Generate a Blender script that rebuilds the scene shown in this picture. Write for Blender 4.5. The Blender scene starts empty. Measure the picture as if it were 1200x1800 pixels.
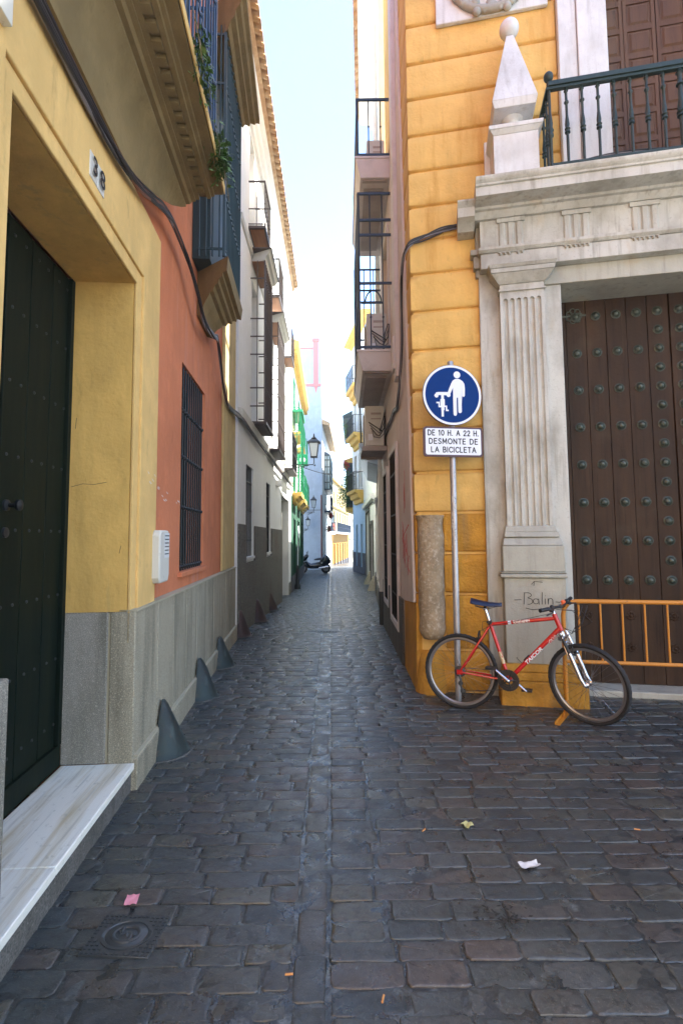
import bpy, bmesh, math, random
from math import sin, cos, pi, radians, atan2, sqrt
from mathutils import Vector, Matrix, noise
random.seed(7)
S = bpy.context.scene
COL = S.collection
# ------------------------------------------------------------------ camera
cam_d = bpy.data.cameras.new('camera'); cam = bpy.data.objects.new('camera', cam_d); COL.objects.link(cam)
pit = math.atan(0.075); rol = radians(-0.48)
F_ = Vector((0, cos(pit), sin(pit))); U0 = Vector((0, -sin(pit), cos(pit))); R0 = Vector((1, 0, 0))
R_ = R0*cos(rol) + U0*sin(rol); U_ = -R0*sin(rol) + U0*cos(rol)
M = Matrix((R_, U_, -F_)).transposed().to_4x4(); M.translation = Vector((0, 0, 1.56))
cam.matrix_world = M
cam_d.sensor_fit = 'VERTICAL'; cam_d.sensor_height = 36; cam_d.sensor_width = 24; cam_d.lens = 18
cam_d.shift_y = -0.0125; cam_d.clip_start = 0.05; cam_d.clip_end = 2000
S.camera = cam
# ------------------------------------------------------------------ sky, sun, exposure
SUN_EL, SUN_X, SUN_Y = radians(60), 0.88, 0.47
W = bpy.data.worlds.new('World'); S.world = W; W.use_nodes = True
wn = W.node_tree; wn.nodes.clear()
sky = wn.nodes.new('ShaderNodeTexSky'); sky.sky_type = 'NISHITA'; sky.sun_disc = False
sky.sun_elevation = SUN_EL; sky.sun_rotation = atan2(SUN_X, SUN_Y)
sky.dust_density = 0.1; sky.air_density = 1.0; sky.ozone_density = 2.2
bg = wn.nodes.new('ShaderNodeBackground'); bg.inputs[1].default_value = 0.095
wo = wn.nodes.new('ShaderNodeOutputWorld')
wn.links.new(sky.outputs[0], bg.inputs[0]); wn.links.new(bg.outputs[0], wo.inputs[0])
sl = bpy.data.lights.new('sun', 'SUN'); sl.energy = 5.0; sl.angle = radians(0.6); sl.color = (1, .96, .90)
so = bpy.data.objects.new('sun', sl); COL.objects.link(so)
sd = Vector((SUN_X, SUN_Y, 0)).normalized()*cos(SUN_EL) + Vector((0, 0, sin(SUN_EL)))
so.rotation_euler = sd.to_track_quat('Z', 'Y').to_euler(); so.location = (20, 10, 30)
S.view_settings.view_transform = 'Standard'; S.view_settings.look = 'None'
S.view_settings.exposure = 2.8; S.view_settings.gamma = 1
# ------------------------------------------------------------------ materials
def mat(name, col, rough=.8, layers=(), bump=None, metal=0, spec=.5, coord='Object', transm=0, coat=0, island=None, rvar=0):
    """layers: (scale, colour, lo, hi, amount, (sx,sy,sz)) noise-masked colour patches"""
    m = bpy.data.materials.new(name); m.use_nodes = True; nt = m.node_tree; N = nt.nodes; L = nt.links
    b = N['Principled BSDF']
    tc = N.new('ShaderNodeTexCoord')
    src = None
    def rgb(c):
        n = N.new('ShaderNodeRGB'); n.outputs[0].default_value = (*c, 1); return n.outputs[0]
    if island:
        g = N.new('ShaderNodeNewGeometry'); r = N.new('ShaderNodeValToRGB'); L.new(g.outputs['Random Per Island'], r.inputs[0])
        e = r.color_ramp.elements; e[0].color = (*island[0], 1); e[1].color = (*island[-1], 1); e[1].position = 1
        for i, c in enumerate(island[1:-1]):
            x = e.new((i+1)/(len(island)-1)); x.color = (*c, 1)
        src = r.outputs[0]
    else: src = rgb(col)
    for i, ly in enumerate(layers):
        sc, c2, lo, hi, am = ly[:5]; st = ly[5] if len(ly) > 5 else (1, 1, 1)
        mp = N.new('ShaderNodeMapping'); mp.inputs['Scale'].default_value = st; mp.inputs['Location'].default_value = (i*3.7, i*1.3, i*2.1)
        L.new(tc.outputs[coord], mp.inputs[0])
        nz = N.new('ShaderNodeTexNoise'); nz.inputs['Scale'].default_value = sc; nz.inputs['Detail'].default_value = 5; nz.inputs['Roughness'].default_value = .6
        L.new(mp.outputs[0], nz.inputs[0])
        mr = N.new('ShaderNodeMapRange'); mr.inputs[1].default_value = lo; mr.inputs[2].default_value = hi; mr.inputs[4].default_value = am
        L.new(nz.outputs[0], mr.inputs[0])
        mx = N.new('ShaderNodeMix'); mx.data_type = 'RGBA'
        L.new(mr.outputs[0], mx.inputs[0]); L.new(src, mx.inputs[6]); mx.inputs[7].default_value = (*c2, 1)
        src = mx.outputs[2]
    L.new(src, b.inputs['Base Color'])
    b.inputs['Roughness'].default_value = rough; b.inputs['Metallic'].default_value = metal
    b.inputs['Specular IOR Level'].default_value = spec
    if transm: b.inputs['Transmission Weight'].default_value = transm
    if coat: b.inputs['Coat Weight'].default_value = coat
    if rvar:
        nz = N.new('ShaderNodeTexNoise'); nz.inputs['Scale'].default_value = 9; nz.inputs['Detail'].default_value = 6
        L.new(tc.outputs[coord], nz.inputs[0]); mr = N.new('ShaderNodeMapRange'); mr.inputs[1].default_value = .35; mr.inputs[2].default_value = .65
        mr.inputs[3].default_value = rough-rvar; mr.inputs[4].default_value = rough+rvar; L.new(nz.outputs[0], mr.inputs[0]); L.new(mr.outputs[0], b.inputs['Roughness'])
    if bump:
        prev = None
        for (sc, strg, dist) in bump:
            nz = N.new('ShaderNodeTexNoise'); nz.inputs['Scale'].default_value = sc; nz.inputs['Detail'].default_value = 6
            L.new(tc.outputs[coord], nz.inputs[0])
            bp = N.new('ShaderNodeBump'); bp.inputs['Strength'].default_value = strg; bp.inputs['Distance'].default_value = dist
            L.new(nz.outputs[0], bp.inputs['Height'])
            if prev: L.new(prev, bp.inputs['Normal'])
            prev = bp.outputs[0]
        L.new(prev, b.inputs['Normal'])
    return m
def plaster(name, c, dark=.75, stain=None, b=1.):
    d = tuple(x*dark for x in c); l = tuple(min(x*1.12, .85) for x in c)
    lay = [(1.1, d, .42, .66, .85), (4, l, .48, .68, .7), (2.2, d, .48, .70, .7, (2.5, 2.5, .35)), (9, tuple(x*.6 for x in c), .62, .74, .55, (1.5, 1.5, .5)), (55, d, .6, .7, .45)]
    if stain: lay.append((1.6, stain, .58, .72, .7, (3, 3, .4)))
    return mat(name, c, .88, lay, [(220, .3*b, .004), (35, .35*b, .01), (3.5, .45*b, .035)], spec=.25)
def stone(name, c, c2, c3, sp=260):
    return mat(name, c, .82, [(3.2, tuple(x*.8 for x in c3), .5, .68, .75, (2.5, 2.5, .22)), (2.0, c3, .45, .7, .8, (1.6, 1.6, .5)), (sp, c2, .48, .6, .8), (sp*.6, tuple(x*1.5 for x in c), .56, .66, .7)], [(sp, .5, .004), (20, .3, .01)], spec=.3)
def marble(name, c, amt=1.):
    return mat(name, c, .6, [(1.5, tuple(x*.62 for x in c), .45, .75, .7*amt, (1, 1, .35)), (7, (.33, .31, .25), .55, .75, .75*amt, (1.6, 1.6, .25)),
        (3.3, (.42, .33, .2), .6, .75, .55*amt, (1, 1, .5)), (9, (.17, .16, .13), .55, .78, .75*amt, (1.6, 1.6, .10)), (2.6, (.30, .29, .25), .48, .68, .8*amt, (1, 1, .6)), (40, (.3, .29, .26), .58, .7, .4*amt), (1.2, (.2, .19, .15), .6, .8, .5*amt, (1, 1, 1))],
        [(60, .35, .006), (9, .35, .018)], spec=.4)
M_ = dict(
 yellow=plaster('yellow_plaster', (.74, .485, .18), .8), yellow_dark=plaster('ochre_plaster', (.58, .43, .19)), corbel=plaster('dark_brown_moulding', (.24, .175, .08), .7),  # corbel mouldings in one brown, darker than the yellow edge fillet
 jamb=plaster('ochre_jamb_plaster', (.70, .435, .125), .76, (.3, .25, .12)),
 red=plaster('salmon_red_plaster', (.61, .205, .095), .82, (.58, .25, .18)),
 granite=stone('speckled_granite', (.36, .335, .28), (.09, .085, .08), (.20, .19, .14)),
 granite2=stone('brown_granite', (.42, .375, .27), (.14, .125, .095), (.22, .20, .14), 180),
 joint=mat('pointing_mortar', (.42, .38, .27), .9),
 marble_step=mat('worn_marble', (.84, .81, .71), .45, [(1.6, (.50, .38, .18), .47, .66, .8, (.45, 7, 1)), (3.5, (.38, .37, .32), .55, .7, .55, (.5, 8, 1)), (25, (.4, .38, .3), .6, .72, .5, (1, 1, 1))], [(30, .15, .004)]),
 door=mat('dark_green_door_paint', (.004, .009, .006), .6, [(3, (.014, .018, .008), .4, .7, .6, (4, 4, .4))], [(40, .15, .003)], spec=.12),
 black=mat('black_iron', (.012, .014, .015), .5, [(20, (.04, .04, .04), .6, .75, .5)], [(50, .2, .002)]),
 green_iron=mat('dark_green_iron', (.010, .026, .021), .5, [(12, (.03, .055, .045), .55, .72, .6)], [(60, .3, .002)]),
 navy=mat('dark_teal_shutter', (.018, .04, .045), .45, [(4, (.03, .06, .06), .4, .7, .6, (1, 1, .3))]),
 blueiron=mat('blue_grey_iron', (.02, .045, .09), .4, [(12, (.05, .08, .12), .55, .72, .5)]),
 white=plaster('white_limewash', (.83, .83, .80), .93, b=.5), offwhite=plaster('off_white_plaster', (.74, .74, .70), .88, b=.6),
 whitetrim=mat('white_painted_moulding', (.62, .61, .56), .75, [(5, (.45, .44, .4), .5, .75, .5)]),
 rough=mat('pebbledash_render', (.24, .225, .185), .95, [(75, (.04, .037, .03), .45, .58, .9), (60, (.45, .42, .35), .56, .65, .8), (1.5, (.14, .075, .06), .5, .75, .5)], [(70, 1., .02)], spec=.2),
 tile=mat('terracotta_tile', (.42, .27, .15), .85, [(6, (.62, .48, .3), .45, .65, .8), (3, (.34, .2, .1), .55, .75, .6)], [(40, .3, .005)]),
 wood_warm=mat('varnished_soffit_wood', (.30, .13, .05), .6, [(3, (.17, .07, .03), .4, .7, .7, (.5, 6, 1))]),
 brown=mat('brown_painted_iron', (.075, .055, .05), .5, [(9, (.12, .09, .08), .5, .7, .5)]),
 pane=mat('dark_window_glass', (.012, .015, .018), .12, spec=.6), shutter=mat('dark_brown_shutter', (.035, .025, .02), .6, [(6, (.06, .045, .035), .45, .7, .6, (1, 1, .2))]),
 orange=plaster('orange_rusticated_plaster', (.77, .49, .155), .82, (.56, .28, .06), 1.6),
 orange_low=plaster('weathered_orange_plaster', (.60, .30, .045), .58, (.28, .17, .07), 3.2),
 marble=marble('weathered_white_marble', (.53, .535, .49), 1.15), marble_up=marble('clean_white_marble', (.68, .70, .69), .45), marble_d=marble('grimy_marble', (.41, .41, .35), 1.1),
 column=mat('ancient_column_stone', (.40, .31, .20), .9, [(5, (.2, .16, .1), .42, .66, .8, (1, 1, .5)), (28, (.55, .47, .36), .52, .66, .8), (2.2, (.12, .1, .08), .55, .75, .7)], [(30, .8, .02), (6, .6, .03)]),
 wdoor=mat('old_brown_oak_door', (.036, .022, .014), .6, [(3, (.062, .034, .018), .4, .7, .9, (3, 3, .25)), (14, (.02, .012, .008), .52, .7, .8, (2.5, 2.5, .15)), (2, (.075, .055, .035), .58, .75, .6), (11, (.11, .075, .04), .62, .72, .6, (3, 3, .1))], [(30, .5, .005)], spec=.15),
 wdoor2=mat('upper_oak_shutter', (.13, .066, .032), .6, [(3, (.075, .035, .018), .4, .7, .9, (3, 3, .3)), (14, (.03, .018, .01), .58, .72, .6, (2, 2, .2))], [(30, .3, .003)], spec=.3),
 bronze=mat('green_black_bronze', (.065, .080, .065), .38, [(25, (.13, .15, .12), .5, .7, .8)], [(60, .4, .003)], metal=.35),
 pink=plaster('pink_beige_plaster', (.66, .58, .54), .88, (.58, .46, .40), .6), pinktrim=mat('pale_lilac_trim', (.66, .62, .62), .7, [(4, (.46, .42, .42), .5, .7, .5)]),
 concrete=mat('balcony_concrete', (.40, .355, .34), .85, [(3, (.28, .25, .24), .45, .7, .7)]),
 greyplinth=stone('grey_plinth', (.15, .14, .125), (.06, .06, .055), (.09, .085, .07), 120),
 cream=plaster('cream_plaster', (.78, .75, .66), .85, b=.6), creamw=plaster('warm_white_plaster', (.44, .40, .30), .9, b=.5),
 gdoor=mat('grey_green_gate', (.13, .13, .11), .6, [(3, (.09, .09, .08), .4, .7, .7, (2, 2, .3))]),
 lblue=plaster('pale_blue_plaster', (.42, .50, .60), .88, b=.5), rblue=plaster('light_blue_plaster', (.42, .56, .70), .88, b=.5), dplinth=stone('dark_slate_plinth', (.10, .10, .12), (.05, .05, .06), (.07, .07, .08), 60),
 green=plaster('dark_green_plaster', (.022, .085, .048), .7, b=.6), gpaint=mat('bright_green_paint', (.01, .30, .13), .4, [(6, (.02, .22, .1), .45, .7, .6)]),
 ytrim=mat('yellow_trim_paint', (.68, .42, .10), .75, [(5, (.55, .3, .06), .5, .72, .5)]), yfar=plaster('pale_yellow_plaster', (.42, .33, .16), .92, b=.4), ofar=plaster('amber_plaster', (.38, .19, .03), .9, b=.4),
 pinkpaint=mat('faded_pink_trim', (.55, .22, .22), .8), glassb=mat('blue_grey_glazing', (.30, .42, .50), .1, [(1.5, (.6, .68, .7), .45, .65, .8)], spec=.8),
 cable=mat('black_cable', (.014, .013, .016), .55), cable2=mat('grey_cable', (.16, .15, .17), .5), cable3=mat('red_brown_cable', (.16, .05, .03), .5),
 cone=mat('weathered_bronze_cone', (.030, .045, .043), .6, [(9, (.10, .13, .12), .48, .66, .9, (1, 1, .3)), (22, (.10, .07, .045), .58, .7, .8), (2.5, (.03, .03, .03), .55, .75, .8)], [(30, .4, .006)], metal=.3),
 cone2=mat('rusty_brown_cone', (.055, .035, .032), .6, [(6, (.09, .05, .045), .45, .7, .9)], [(30, .4, .006)], metal=.3),
 box=mat('dirty_white_enamel', (.62, .60, .53), .6, [(7, (.16, .14, .1), .56, .68, .9), (20, (.3, .27, .2), .6, .7, .7)]), paper=mat('notice_paper', (.7, .7, .68), .8),
 ink=mat('black_ink', (.01, .01, .012), .6), pinkp=mat('pink_paper', (.85, .32, .38), .8), whitep=mat('crumpled_white_paper', (.62, .62, .62), .8),
 signblue=mat('sign_blue', (.001, .032, .17), .6, spec=.12), signwhite=mat('sign_white', (.74, .77, .84), .4), maroon=mat('dark_maroon_edge', (.055, .012, .025), .4), pole=mat('galvanised_steel', (.42, .42, .44), .42, [(30, (.3, .3, .31), .5, .7, .6), (8, (.55, .55, .56), .55, .7, .6, (1, 1, .2))], metal=.6),
 sticker=mat('worn_sticker', (.55, .56, .55), .7, [(60, (.2, .2, .22), .5, .6, .9)]),
 bred=mat('red_bicycle_paint', (.52, .012, .012), .25, coat=.6), tyre=mat('black_rubber', (.014, .014, .015), .75, bump=[(150, .5, .003)]), alu=mat('polished_alloy', (.62, .62, .64), .25, metal=1), chrome=mat('bright_chrome', (.8, .8, .82), .12, metal=1),
 rim=mat('grey_alloy_rim', (.30, .30, .31), .35, metal=.8), plastic=mat('black_plastic', (.014, .014, .016), .45), bluep=mat('blue_black_saddle', (.006, .012, .045), .4), orangep=mat('orange_plastic', (.75, .13, .04), .4),
 barrier=mat('orange_barrier_paint', (.52, .21, .02), .45, [(8, (.5, .2, .02), .5, .7, .6), (40, (.2, .08, .03), .62, .7, .7)]),
 graffiti=mat('red_spray_paint', (.60, .05, .05), .7), leaf=mat('leaf_green', (.06, .13, .02), .6, island=((.03, .08, .012), (.07, .15, .025), (.11, .17, .04))), flower=mat('red_flower', (.5, .01, .03), .6),
 ac=mat('white_ac_casing', (.62, .62, .60), .5, [(4, (.45, .44, .42), .5, .75, .6)]), lampm=mat('black_lamp_iron', (.015, .018, .02), .4), lglass=mat('frosted_lamp_glass', (.55, .62, .66), .25), dirt=mat('dark_leaf_litter', (.02, .018, .014), .9), butt=mat('cigarette_filter', (.55, .25, .08), .8), yleaf=mat('dry_yellow_leaf', (.52, .5, .22), .7),
 iron=mat('cast_iron_cover', (.075, .085, .09), .4, [(20, (.09, .095, .1), .5, .7, .6)], [(60, .3, .003)], metal=.5),
 steeldark=mat('dark_steel_threshold', (.09, .09, .09), .4, metal=.4), scoot=mat('black_scooter_paint', (.01, .011, .014), .2, coat=.7), silver=mat('silver_paint', (.5, .52, .55), .3, metal=.6),
)
# ------------------------------------------------------------------ mesh helper
class MB:
    def __init__(s): s.v = []; s.f = []
    def add(s, vs, fs):
        o = len(s.v); s.v += [tuple(p) for p in vs]; s.f += [tuple(i+o for i in f) for f in fs]; return s
    def box(s, u0, u1, w0, w1, v0, v1):
        return s.add([(u0,w0,v0),(u1,w0,v0),(u1,w1,v0),(u0,w1,v0),(u0,w0,v1),(u1,w0,v1),(u1,w1,v1),(u0,w1,v1)],
                     [(0,3,2,1),(4,5,6,7),(0,1,5,4),(1,2,6,5),(2,3,7,6),(3,0,4,7)])
    def hexa(s, bot, top):
        n = len(bot)
        return s.add(list(bot)+list(top), [tuple(range(n))[::-1], tuple(range(n, 2*n))]+[(i,(i+1)%n,n+(i+1)%n,n+i) for i in range(n)])
    def ext_u(s, prof, u0, u1, m0=0, m1=0):     # profile [(w,v)], mitre factor moves ends with w
        return s.hexa([(u0-m0*w, w, v) for w, v in prof], [(u1+m1*w, w, v) for w, v in prof])
    def ext_w(s, poly, w0, w1):
        return s.hexa([(u, w0, v) for u, v in poly], [(u, w1, v) for u, v in poly])
    def lathe(s, c, prof, n=16, axis='z', sq=(1, 1)):
        vs = []; fs = []; m = len(prof)
        for r, h in prof:
            for i in range(n):
                a = 2*pi*i/n; x = r*cos(a)*sq[0]; y = r*sin(a)*sq[1]
                p = (x, y, h) if axis == 'z' else ((x, h, y) if axis == 'y' else (h, x, y))
                vs.append((c[0]+p[0], c[1]+p[1], c[2]+p[2]))
        for j in range(m-1):
            for i in range(n): fs.append((j*n+i, j*n+(i+1)%n, (j+1)*n+(i+1)%n, (j+1)*n+i))
        fs.append(tuple(range(n))[::-1]); fs.append(tuple(range((m-1)*n, m*n)))
        return s.add(vs, fs)
    def sphere(s, c, r, n=12, sc=(1, 1, 1)):
        prof = [(r*sin(pi*j/n)+1e-4, -r*cos(pi*j/n)) for j in range(n+1)]
        o = len(s.v); s.lathe((0, 0, 0), prof, n*2)
        for i in range(o, len(s.v)):
            x, y, z = s.v[i]; s.v[i] = (c[0]+x*sc[0], c[1]+y*sc[1], c[2]+z*sc[2])
        return s
    def tube(s, pts, r, n=8, closed=False):
        P = [Vector(p) for p in pts]; k = len(P); rr = r if isinstance(r, (list, tuple)) else [r]*k
        up = None; vs = []
        for i, p in enumerate(P):
            if closed: t = (P[(i+1) % k]-P[i-1])
            else: t = P[min(i+1, k-1)]-P[max(i-1, 0)]
            t.normalize()
            if up is None: up = t.orthogonal().normalized()
            up = (up-t*up.dot(t)); up = up.normalized() if up.length > 1e-5 else t.orthogonal().normalized()
            b = t.cross(up)
            for j in range(n):
                a = 2*pi*j/n; vs.append(p+(up*cos(a)+b*sin(a))*rr[i])
        fs = []
        for i in range(k if closed else k-1):
            for j in range(n): fs.append((i*n+j, i*n+(j+1)%n, ((i+1)%k)*n+(j+1)%n, ((i+1)%k)*n+j))
        if not closed: fs += [tuple(range(n))[::-1], tuple(range((k-1)*n, k*n))]
        return s.add(vs, fs)
    def torus(s, c, R, r, axis='y', n=32, m=8):
        pts = []
        for i in range(n):
            a = 2*pi*i/n; x, y = R*cos(a), R*sin(a)
            p = {'y': (x, 0, y), 'z': (x, y, 0), 'x': (0, x, y)}[axis]
            pts.append((c[0]+p[0], c[1]+p[1], c[2]+p[2]))
        return s.tube(pts, r, m, True)
    def wall(s, u0, u1, v0, v1, w0, w1, holes=(), div=None):
        U = sorted({u0, u1}|{x for h in holes for x in h[:2]}); V = sorted({v0, v1}|{x for h in holes for x in h[2:4]})
        U = [x for x in U if u0 <= x <= u1]; V = [x for x in V if v0 <= x <= v1]
        def solid(i, j):
            if i < 0 or j < 0 or i >= len(U)-1 or j >= len(V)-1: return False
            a = (U[i]+U[i+1])/2; b = (V[j]+V[j+1])/2
            return not any(h[0] < a < h[1] and h[2] < b < h[3] for h in holes)
        for i in range(len(U)-1):
            for j in range(len(V)-1):
                if not solid(i, j): continue
                a, b, c, d = U[i], U[i+1], V[j], V[j+1]
                s.add([(a,w1,c),(b,w1,c),(b,w1,d),(a,w1,d)], [(0,1,2,3)]); s.add([(a,w0,c),(b,w0,c),(b,w0,d),(a,w0,d)], [(3,2,1,0)])
                if not solid(i-1, j): s.add([(a,w0,c),(a,w1,c),(a,w1,d),(a,w0,d)], [(0,1,2,3)])
                if not solid(i+1, j): s.add([(b,w0,c),(b,w1,c),(b,w1,d),(b,w0,d)], [(3,2,1,0)])
                if not solid(i, j-1): s.add([(a,w0,c),(b,w0,c),(b,w1,c),(a,w1,c)], [(0,1,2,3)])
                if not solid(i, j+1): s.add([(a,w0,d),(b,w0,d),(b,w1,d),(a,w1,d)], [(3,2,1,0)])
        return s
    def xf(s, fn): s.v = [tuple(fn(Vector(p))) for p in s.v]; return s
    def build(s, name, m, parent=None, sg=1, bevel=0, smooth=True, ang=35, merge=True):
        me = bpy.data.meshes.new(name)
        me.from_pydata([(x, sg*y, z) for x, y, z in s.v], [], s.f)
        bm = bmesh.new(); bm.from_mesh(me)
        if merge: bmesh.ops.remove_doubles(bm, verts=bm.verts, dist=.0002)
        bmesh.ops.recalc_face_normals(bm, faces=bm.faces)
        bm.to_mesh(me); bm.free()
        me.materials.append(M_[m] if isinstance(m, str) else m)
        if smooth:
            me.shade_smooth(); me.set_sharp_from_angle(angle=radians(ang))
        o = bpy.data.objects.new(name, me); COL.objects.link(o)
        if parent: o.parent = parent
        if bevel:
            b = o.modifiers.new('bevel', 'BEVEL'); b.width = bevel; b.segments = 2; b.limit_method = 'ANGLE'; b.angle_limit = radians(40)
        return o
def tag(o, label, cat, group=None, kind=None):
    if label: o['label'] = label
    if cat: o['category'] = cat
    if group: o['group'] = group
    if kind: o['kind'] = kind
    return o
def root(name, label, cat, loc=(0, 0, 0), rz=0, group=None):
    o = bpy.data.objects.new(name, None); COL.objects.link(o); o.empty_display_size = .2
    o.location = loc; o.rotation_euler = (0, 0, rz); return tag(o, label, cat, group)
def empty(name, parent, loc=(0, 0, 0), rot=(0, 0, 0)):
    o = bpy.data.objects.new(name, None); COL.objects.link(o); o.empty_display_size = .1; o.parent = parent; o.location = loc; o.rotation_euler = rot; return o
def facade(name, label, cat, A, B, z=0):
    return root(name, label, cat, (A[0], A[1], z), atan2(B[1]-A[1], B[0]-A[0]))
def text_mesh(txt, size, depth=.002, off=0, spacing=1, align='CENTER'):
    c = bpy.data.curves.new('lettering', 'FONT'); c.body = txt; c.size = size; c.extrude = depth; c.offset = off; c.align_x = align; c.align_y = 'CENTER'; c.space_character = spacing
    o = bpy.data.objects.new('tmp', c); COL.objects.link(o)
    dg = bpy.context.evaluated_depsgraph_get(); me = bpy.data.meshes.new_from_object(o.evaluated_get(dg))
    bpy.data.objects.remove(o); return me
def text_obj(txt, size, m, parent, mtx, name='lettering', **k):
    me = text_mesh(txt, size, **k); me.materials.clear(); me.materials.append(M_[m])
    o = bpy.data.objects.new(name, me); COL.objects.link(o); o.parent = parent; o.matrix_local = mtx; return o
# ------------------------------------------------------------------ ground
GP = [(-50, 0), (7, 0), (9, -.03), (17, -.40), (20, -.44), (28, -.46), (34, -.52), (60, -1.5), (120, -3.5), (600, -6)]
def gz(y):
    for (a, za), (b, zb) in zip(GP, GP[1:]):
        if y <= b: t = (y-a)/(b-a); return za+(zb-za)*t
    return GP[-1][1]
g = MB()
for (a, za), (b, zb) in zip(GP, GP[1:]):
    g.add([(-300, a, za-.05), (300, a, za-.05), (300, b, zb-.05), (-300, b, zb-.05)], [(0, 1, 2, 3)])
go = g.build('ground', mat('packed_earth', (.09, .085, .08), .9), smooth=False); tag(go, 'dark ground under the streets and houses', 'ground', kind='structure')

# ------------------------------------------------------------------ street paving
def lerp(tab, y):
    if y <= tab[0][0]: return tab[0][1]
    for (a, xa), (b, xb) in zip(tab, tab[1:]):
        if y <= b: return xa+(xb-xa)*(y-a)/(b-a)
    return tab[-1][1]
XL = [(-3, -1.55), (0, -1.10), (3.3, -1.34), (8.3, -1.70), (18.8, -1.90), (28.8, -2.2), (29, -5), (34, -5), (34.1, -1.3), (46, -1.0)]
XR = [(-3, 7), (4.2, 6.2), (4.9, 3.2), (5.2, 1.7), (5.36, .80), (9.4, .82), (19.4, 1.3), (28, 1.3), (31.2, .72), (37, .9), (37.1, 5), (46, 5)]
setts = MB()
def chan(y): return -.085-.0215*y
def sett(xa, xb, ya, yb, y, near, low=0):
    cx, cy = (xa+xb)/2, (ya+yb)/2; hx, hy = (xb-xa)/2, (yb-ya)/2
    z = gz(cy)+random.uniform(-.003, .003)+low
    tx, ty = random.uniform(-.010, .010), random.uniform(-.018, .018)
    if near == 2: n = 20; rings = [(0, -.03), (.0, -.0042), (.002, -.0012), (.006, 0), (.018, .0005)]
    elif near == 1: n = 12; rings = [(0, -.03), (0, -.004), (.003, -.0008), (.010, .0005)]
    else: n = 8; rings = [(0, -.02), (.002, -.004), (.012, .001)]
    ex = random.uniform(.13, .26); base = []
    for k in range(n):
        a = 2*pi*(k+.5)/n; c, s_ = cos(a), sin(a)
        px = math.copysign(abs(c)**ex, c)*hx; py = math.copysign(abs(s_)**ex, s_)*hy
        j = .0035 if near else .002
        base.append((px+random.uniform(-j, j)*1.3, py+random.uniform(-j, j)))
    vs = []; fs = []
    for ins, h in rings:
        for px, py in base:
            qx = px*(1-ins/hx); qy = py*(1-ins/hy)
            vs.append((cx+qx, cy+qy, z+h+tx*qx+ty*qy+(random.uniform(-.0012, .0012) if near == 2 else 0)))
    m = len(rings)
    for r in range(m-1):
        for k in range(n): fs.append((r*n+k, r*n+(k+1)%n, (r+1)*n+(k+1)%n, (r+1)*n+k))
    vs.append((cx, cy, z+rings[-1][1]+.001)); c0 = m*n
    for k in range(n): fs.append(((m-1)*n+k, (m-1)*n+(k+1)%n, c0))
    setts.add(vs, fs)
y = .55
while y < 45:
    near = 2 if y < 4.2 else (1 if y < 9 else 0)
    h = random.uniform(.096, .120)
    xl, xr = lerp(XL, y), lerp(XR, y); cc = chan(y)
    x = xl+random.uniform(-.2, 0)
    while x < xr:
        w = random.uniform(.19, .275); b = x+w
        ca, cb = cc-.068, cc+.068
        if x < ca and b > ca-.09: b = ca
        if x >= ca-.001 and x < cb: x = cb; continue
        g2 = random.uniform(.006, .016)
        sk = .012*sin(x*2.1+1)+.004*random.uniform(-1, 1)
        if b-x > .05: sett(x+g2/2, min(b, xr+.2)-g2/2, y+.0022+sk, y+h-.0022+sk, y, near)
        x = b
    y += h
y = .5
while y < 44:
    h = random.uniform(.15, .24); cc = chan(y+h/2); near = 2 if y < 4.2 else (1 if y < 9 else 0)
    sett(cc-.058, cc+.058, y+.006, y+h-.006, y, near, -.003); y += h
SM = mat('granite_setts', (.05, .05, .05), .37, [(7, (.075, .075, .068), .5, .75, .6), (30, (.014, .016, .018), .5, .66, .7), (120, (.20, .20, .19), .60, .70, .6), (1.1, (.022, .028, .034), .45, .7, .5)],
    [(190, .45, .0025), (45, .5, .005), (12, .3, .008)], spec=.75, island=((.026, .036, .041), (.050, .058, .057), (.074, .060, .052), (.034, .046, .050), (.082, .080, .062), (.040, .049, .050), (.060, .067, .068)), rvar=.12)
so_ = setts.build('cobblestone_paving', SM, smooth=True, ang=50, merge=False)
tag(so_, 'dark worn granite setts laid in rows across the street', 'paving', kind='structure')
mo = MB()
def grid(xa, xb, ya, yb, st, dz=-.0040, am=.0072):
    nx = max(1, int((xb-xa)/st)); ny = max(1, int((yb-ya)/st)); o = []
    for j in range(ny+1):
        for i in range(nx+1):
            x = xa+(xb-xa)*i/nx; y = ya+(yb-ya)*j/ny
            o.append((x, y, gz(y)+dz+am*noise.noise(Vector((x*9, y*9, 0)))+am*.6*noise.noise(Vector((x*31, y*31, 5)))))
    mo.add(o, [(j*(nx+1)+i, j*(nx+1)+i+1, (j+1)*(nx+1)+i+1, (j+1)*(nx+1)+i) for j in range(ny) for i in range(nx)])
grid(-2.4, 4.4, .5, 5.4, .022); grid(4.4, 7, .5, 5.4, .1); grid(-2.4, 1.6, 5.4, 9, .04); grid(-2.6, 1.7, 9, 28.9, .15); grid(-6, 6, 28.9, 46, .6); grid(-3, 8, -4, .5, .3); grid(-8, 12, 46, 110, 4, -.01, 0)
MM = mat('joint_mortar', (.024, .030, .033), .30, [(11, (.13, .15, .155), .52, .68, .75), (50, (.01, .012, .012), .5, .65, .7), (90, (.15, .15, .145), .62, .72, .5)], [(120, .5, .003), (25, .6, .008)], spec=.8, rvar=.14)
tag(mo.build('mortar_bed', MM, smooth=True, ang=80, merge=False), 'grey mortar filling the joints between the setts', 'mortar', kind='structure')

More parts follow.
